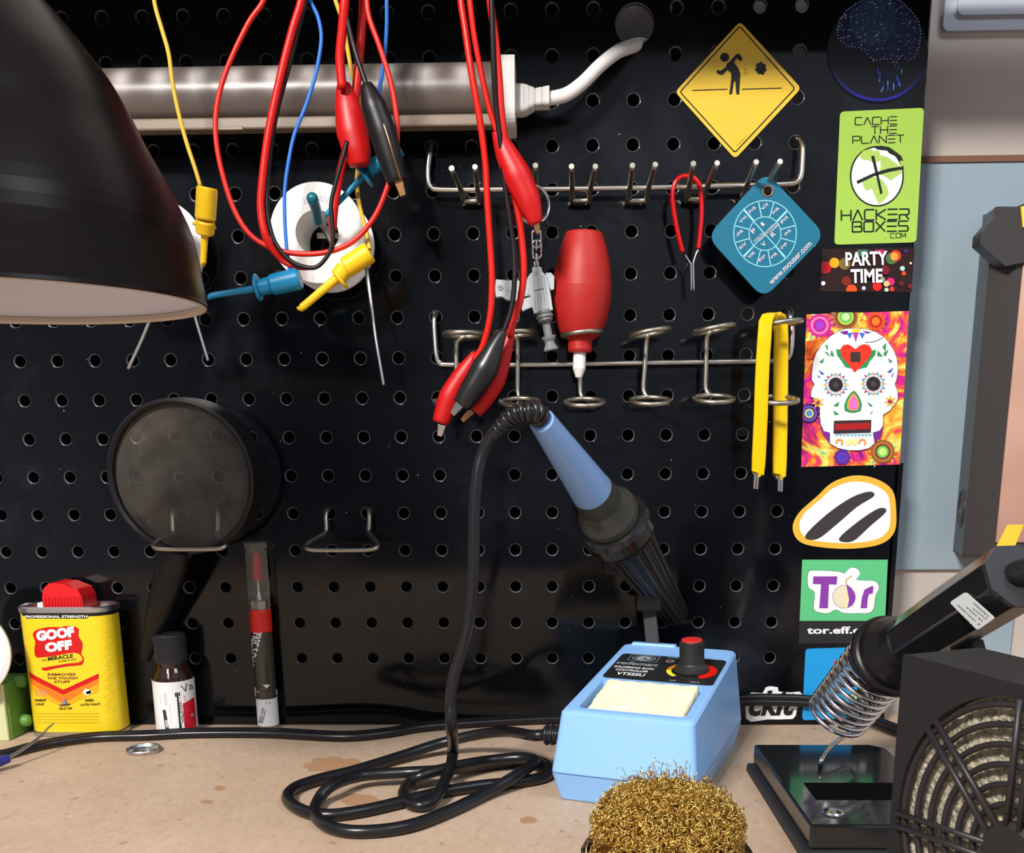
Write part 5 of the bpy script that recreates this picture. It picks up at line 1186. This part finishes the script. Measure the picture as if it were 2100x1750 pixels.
for i in range(70):                                     # loose strands springing off the top
    x, y, r = pt_(); c_ = jc+V3((x*.75, y*.75, jz+hz(r*.75)-.001)); u_ = V3((rnd.gauss(0,1), rnd.gauss(0,1), 0)).normalized(); h_ = rnd.uniform(.002,.0065); k_ = rnd.uniform(-.003,.003)
    mb.tube([c_, c_+V3((0,0,h_*.6))+u_*k_*.3, c_+V3((0,0,h_))+u_*k_, c_+V3((0,0,h_*.85))+u_*(k_*1.8)], .00011, br, n=4, sub=4)
wo_ = mb.build('brass_wool', fixn=False)
for k in range(1): pass
# dark core so the tangle is not hollow
tag(wo_, 'heap of curly golden brass wire wool bulging out of the glass jar', 'brass wool', kind='stuff')
MB().lathe([(0,.036),(.024,.036),(.0255,.046),(.0235,.056),(.019,.063),(.012,.0675),(.005,.0695),(0,.070)], jc, (0,0,1), mat('packed_brass', rgb(120,80,26), .5, .8, bump=(900,.8,.001)), n=40).build('packed_core', wo_)
# ================================================================ right-hand iron stand
t = thing('iron_stand', 'low black soldering iron stand with a silver coil spring holder', 'iron stand', (.185,-.17,0))
pk = mat('glossy_stand_black', (.010,.011,.012), .10, spec=.6)
x0, x1, y0, y1, h = .1465, .2235, -.2372, -.1065, .0180
def plan(z, e=0): return [V3((x0-e, y0-e, z)), V3((x1+e, y0-e, z)), V3((x1+e, y1-.008, z)), V3((x1-.008+e, y1+e, z)), V3((x0-e, y1+e, z))]
mb = MB(); mb.hexa(plan(.0055), plan(h), pk); mb.build('base_box', t, bevel=.0012)
mb = MB(); mb.hexa(plan(0,.0035), plan(.0055,.0030), K['matte']); mb.build('base_skirt', t, bevel=.001)
p0, p1 = D(1637,1607,h), D(1812,1640,h)
MB().box(((p0.x+x1)/2+.002, (D(1640,1607,h).y+D(1645,1640,h).y)/2, h+.0001), (x1-p0.x-.002, abs(D(1640,1607,h).y-D(1645,1640,h).y), .0006), mat('pit_shade_black', (.002,.002,.002), .9, spec=.05)).build('tray_recess_dark', t)  # flat near-black plate paints the dark of a sunken tray
p = D(1708,1668,h); MB().lathe([(0,.0022),(.0022,.0020),(.0045,.0012),(.0052,.0004),(.0052,0),(0,0)], p, (0,0,1), K['steel'], n=28).build('screw_head', t)
# coil: a tapered helix
cb = B(1712,1472,.125); ct = B(1812,1352,.150)
ax = (ct-cb); LC = ax.length; ax.normalize(); u = ax.cross(V3((0,-1,0))).normalized(); w_ = ax.cross(u)
rb_, rt_ = rad(118, cb), rad(138, ct)
pts = []; NT = 10
for k in range(NT*22+1):
    s_ = k/(NT*22); a = 2*pi*NT*s_; r = rb_+(rt_-rb_)*s_; pts.append(cb+ax*(LC*s_)+(u*math.cos(a)+w_*math.sin(a))*r)
mb = MB(); mb.tube(pts, .0014, K['steel'], n=8, sub=1)
leg = [pts[0], pts[0]*.6+D(1705,1530,h)*.4+V3((0,0,.002)), D(1700,1535,h+.008), D(1684,1560,h+.005), D(1683,1572,h)]
mb.tube(leg, .0014, K['steel'], n=8, sub=5); mb.build('spring_coil', t)
# iron
t = thing('soldering_iron', 'black soldering iron with a white rating label leaning in the coil spring', 'soldering iron', ct, 'soldering irons')
E_ = B(2086,1180,.245); S0 = ct-ax*.004
hax = (E_-S0).normalized(); LI = (E_-S0).length; ob = K['black']
MB().lathe([(0,-.03),(.0035,-.03),(.0045,0),(.0185,.0),(.0190,.002),(.0188,.012),(.0192,.0125),(0,.013)], S0, hax, gl, n=48).build('metal_sleeve_collar', t)
MB().lathe([(0,.010),(.0222,.010),(.0228,.0115),(.0228,.0140),(.0218,.0152),(.0205,.016),(.0200,.020),(.0160,.028),(.0148,.034),(0,.034)], S0, hax, ob, n=64).build('hand_guard', t)
# handle: eight sided, flat lower front face
uu = hax.cross(V3((0,0,1))).normalized(); vv_ = uu.cross(hax).normalized()
if vv_.z < 0: vv_ = -vv_
front = uu if uu.y < 0 else -uu
def hs(h_, r, k=1): 
    o = []
    for a in [pi/8+pi/4*i for i in range(8)]: o.append(S0+hax*h_+front*(r*math.cos(a))+vv_*(r*math.sin(a)))
    return o
mb = MB(); sec_ = [(.026,.0138),(.034,.0150),(LI*.6,.0157),(LI-.002,.0158),(LI,.0154)]
for a, b_ in zip(sec_, sec_[1:]): mb.add(hs(*a)+hs(*b_), [[k,(k+1)%8,8+(k+1)%8,8+k] for k in range(8)], gl, False)
mb.add(hs(*sec_[0]), [list(range(8))], gl, False); mb.add(hs(*sec_[-1]), [list(range(8))], mat('end_grey', rgb(48,50,52), .5), False)
mb.build('handle', t, bevel=.0008)
MB().tube([S0+hax*(LI-.004), S0+hax*(LI+.003), S0+hax*(LI+.012)+V3((.004,0,-.002)), S0+hax*(LI+.022)+V3((.016,0,-.012)), S0+hax*(LI+.02)+V3((.05,.01,-.07))], [.0058,.0058,.0045,.0036,.0034], K['rubber'], n=14).build('cord', t)
# rating label on the front face
nf = (front*math.cos(math.radians(0))).normalized(); rf = .0158*math.cos(pi/8)
base_ = S0+hax*(LI*.70)+nf*(rf+.0002)
lm = onplane(base_+nf*.0006, nf)
mb = MB(); lab = rquad([(1980,1214),(2040,1268),(2004,1293),(1947,1236)], 6); mb.prism([lm(x, y)[0] for x, y in lab], -nf*.0004, pm(200,205,205)); mb.build('rating_label', t)
pr = Print(lm); pr.crop(1870,1120,7.29)
pr.text('TAIWAN', (1165,1048), (935,842), 34, INK, .01).text("R'SHACK", (1125,1085), (915,920), 28, INK, .01).text('64-2055A', (1068,1120), (820,900), 28, INK, .01).text('Z 15W/30W', (1035,1180), (690,868), 30, INK, .01).text('PEN', (905,1175), (770,1045), 30, INK, .01)
pr.build('label_print', t, fixn=False)
MB().box(B(1986,1336,.205), (.016,.008,.007), ob, ax=(hax, hax.cross(V3((0,0,1))).normalized(), hax.cross(hax.cross(V3((0,0,1)))).normalized())).build('switch_slider', t, bevel=.001)

# ================================================================ fume fan with filter
th = 1.1917; ti = .0; s = .0572; zc_ = .0602; fc = V3((.1745,-.372,zc_))
nF = V3((-math.sin(th),-math.cos(th),0)); uF = V3((math.cos(th),-math.sin(th),0)); vF = V3((0,0,1))
t = thing('fume_fan', 'square black fume extractor fan with a dusty grey foam filter behind rings', 'fan', (fc.x, fc.y, 0))
fm = mat('fan_black', rgb(28,28,31), .55, spec=.4)
def Fp(a, b_, d=0): return fc+uF*a+vF*b_+nF*d
# front plate with round opening
mb = MB(); NF = 96; Ro = .0530
def sqpt(a, e):
    dx, dz = math.cos(a), math.sin(a); t_ = e/max(abs(dx), abs(dz)); return dx*t_, dz*t_
def ringsq(e, r, d0, d1):
    A_ = []; C_ = []
    for k in range(NF):
        a = 2*pi*(k+.0)/NF; x, z = sqpt(a, e); A_.append(Fp(x, z, d0)); C_.append(Fp(r*math.cos(a), r*math.sin(a), d1))
    return A_, C_
A_, C_ = ringsq(s, Ro, 0, 0); mb.add(A_+C_, [[k,(k+1)%NF,NF+(k+1)%NF,NF+k] for k in range(NF)], fm, False)
A2, C2 = ringsq(s, Ro, -.004, -.012); mb.add(C_+C2, [[k,(k+1)%NF,NF+(k+1)%NF,NF+k] for k in range(NF)], fm, True)
Ab, Cb = ringsq(s, .050, -.034, -.034); mb.add(A_+Ab, [[k,(k+1)%NF,NF+(k+1)%NF,NF+k] for k in range(NF)], fm, False); mb.add(Ab+Cb, [[k,(k+1)%NF,NF+(k+1)%NF,NF+k] for k in range(NF)], fm, False)
mb.build('housing', t, bevel=.002)
foam = mat('filter_foam', rgb(196,188,165), .95, spec=.1, bump=(650,1.0,.0022), noise=(420,.14,rgb(140,134,118)))
mb = MB(); NG = 90; vs = []; idx = {}
for j in range(NG+1):
    for i in range(NG+1):
        x, z = (-1+2*i/NG)*.0535, (-1+2*j/NG)*.0535
        vs.append(Fp(x, z, -.0042+mn.noise(V3((x*500, z*500, 1)))*.0010+mn.noise(V3((x*1400, z*1400, 4)))*.0006))
fs = [[j*(NG+1)+i, j*(NG+1)+i+1, (j+1)*(NG+1)+i+1, (j+1)*(NG+1)+i] for j in range(NG) for i in range(NG) if math.hypot((-1+2*(i+.5)/NG), (-1+2*(j+.5)/NG)) < 1.0]
mb.add(vs, fs, foam, True); mb.build('foam_filter', t)
gm_ = mat('grill_black', rgb(38,35,38), .45)
mb = MB()
for k in range(6): mb.ring(fc+nF*-.0005, nF, .0173+.0066*k, .00115, gm_, n=96, k=8, flat=1.1)
for a in (90, 138, 186, 234, 282, 330, 18+24):
    d_ = V3((math.cos(math.radians(a)), math.sin(math.radians(a)), 0)); side = V3((-d_.y, d_.x, 0))
    for sgn in (-1, 1):
        q = [d_*r+side*(sgn*.0026) for r in (.010, .053)]
        mb.tube([Fp(v.x, v.y, .0012) for v in q], .0012, gm_, n=8, sub=1)
mb.build('ring_grill', t)
MB().lathe([(0,-.002),(.0118,-.002),(.0122,.0008),(.0105,.0022),(0,.0026)], fc, nF, gm_, n=48).build('hub_cap', t)
pt = Fp(.0,0,0); p = Fp(.020,s+.0045,-.026)
MB().tube([Fp(-.012,s-.003,-.030), Fp(-.009,s+.003,-.030), Fp(.0,s+.0062,-.030), Fp(.03,s+.0066,-.030), Fp(.05,s+.004,-.030), Fp(.053,s-.003,-.030)], .003, K['matte'], n=12, sub=5, flat=1.4).build('carry_handle', t)

# ================================================================ black case on the wall
t = thing('wall_case', 'black edged plastic case with brown glossy front and yellow stripes on the right wall', 'case', W(2040,1170,.03))
cm_ = mat('case_black', rgb(58,55,54), .38, spec=.5); bf = mat('brown_glossy_front', rgb(150,105,90), .22, spec=.6, noise=(7,.22,rgb(205,165,145)))
Wf = lambda px, py, y: B(px, py, -y)
yk, yf = .040, -.012
a0_, a1_ = Wf(1998,520,yk), Wf(1965,1130,yk); f0, f1 = Wf(2072,560,yf), Wf(2036,1130,yf); xr_ = .50
zb_ = a1_.z; ztp = Wf(2040,440,yk).z; xk = (a0_.x+a1_.x)/2; xf_ = (f0.x+f1.x)/2
zfb = Wf(2040,1150,yf).z
mb = MB(); c1_ = [V3((xk,yk,zb_)), V3((xk,yk,ztp)), V3((xr_,yk,ztp)), V3((xr_,yk,zfb-.004)), V3((xk+.010,yk,zfb-.004))]
e1_ = [V3((xf_-.012,yf+.012,zb_)), V3((xf_-.012,yf+.012,ztp-.004)), V3((xr_,yf+.012,ztp-.004)), V3((xr_,yf+.012,zfb)), V3((xf_+.0,yf+.012,zfb))]
g1_ = [V3((xf_,yf,zb_)), V3((xf_,yf,ztp-.008)), V3((xr_,yf,ztp-.008)), V3((xr_,yf,zfb)), V3((xf_+.006,yf,zfb))]
for P_, Q_ in ((c1_, e1_), (e1_, g1_)): mb.add(P_+Q_, [[k,(k+1)%5,5+(k+1)%5,5+k] for k in range(5)], cm_, False)
mb.add(c1_, [[0,1,2,3,4]], cm_, False); mb.add(g1_, [[0,1,2,3,4]], cm_, False); mb.build('frame', t, bevel=.002)
MB().box(((xf_+.004+xr_)/2, yf-.0005, (zfb+.012+ztp-.012)/2), (xr_-xf_-.004, .002, ztp-zfb-.024), bf).build('front_window', t, bevel=.0006)
lt = [Wf(p[0]+12, p[1], -.016) for p in ((1998,500),(2000,478),(2032,440),(2098,414),(2240,380),(2240,540),(2088,538),(2050,546))]
MB().prism(lt, (0,.012,0), cm_).build('corner_latch', t, bevel=.002)
yl = mat('case_yellow', rgb(236,200,60), .4)
mb = MB()
for k in range(3):
    q = [Wf(x+k*72, y-k*4, yf-.0018) for x, y in ((2066,1077),(2100,1076),(2080,1125),(2041,1126))]
    mb.prism(q, (0,.0008,0), yl)
mb.build('yellow_stripe_marking', t)
q = [Wf(x, y, -.017) for x, y in ((2094,424),(2240,390),(2240,440),(2098,466))]; MB().prism(q, (0,.001,0), yl).build('yellow_badge', t)
cpt = V3(((xk+xf_-.012)/2, (yk+yf+.012)/2, Wf(1998,1043,.02).z)); sn = V3((-(yk-yf-.012), -(xf_-.012-xk), 0)).normalized()
MB().ring(cpt, sn, .0125, .0009, cm_, n=40, k=8).ring(cpt, sn, .0085, .0007, cm_, n=40, k=8).build('embossed_rings', t)
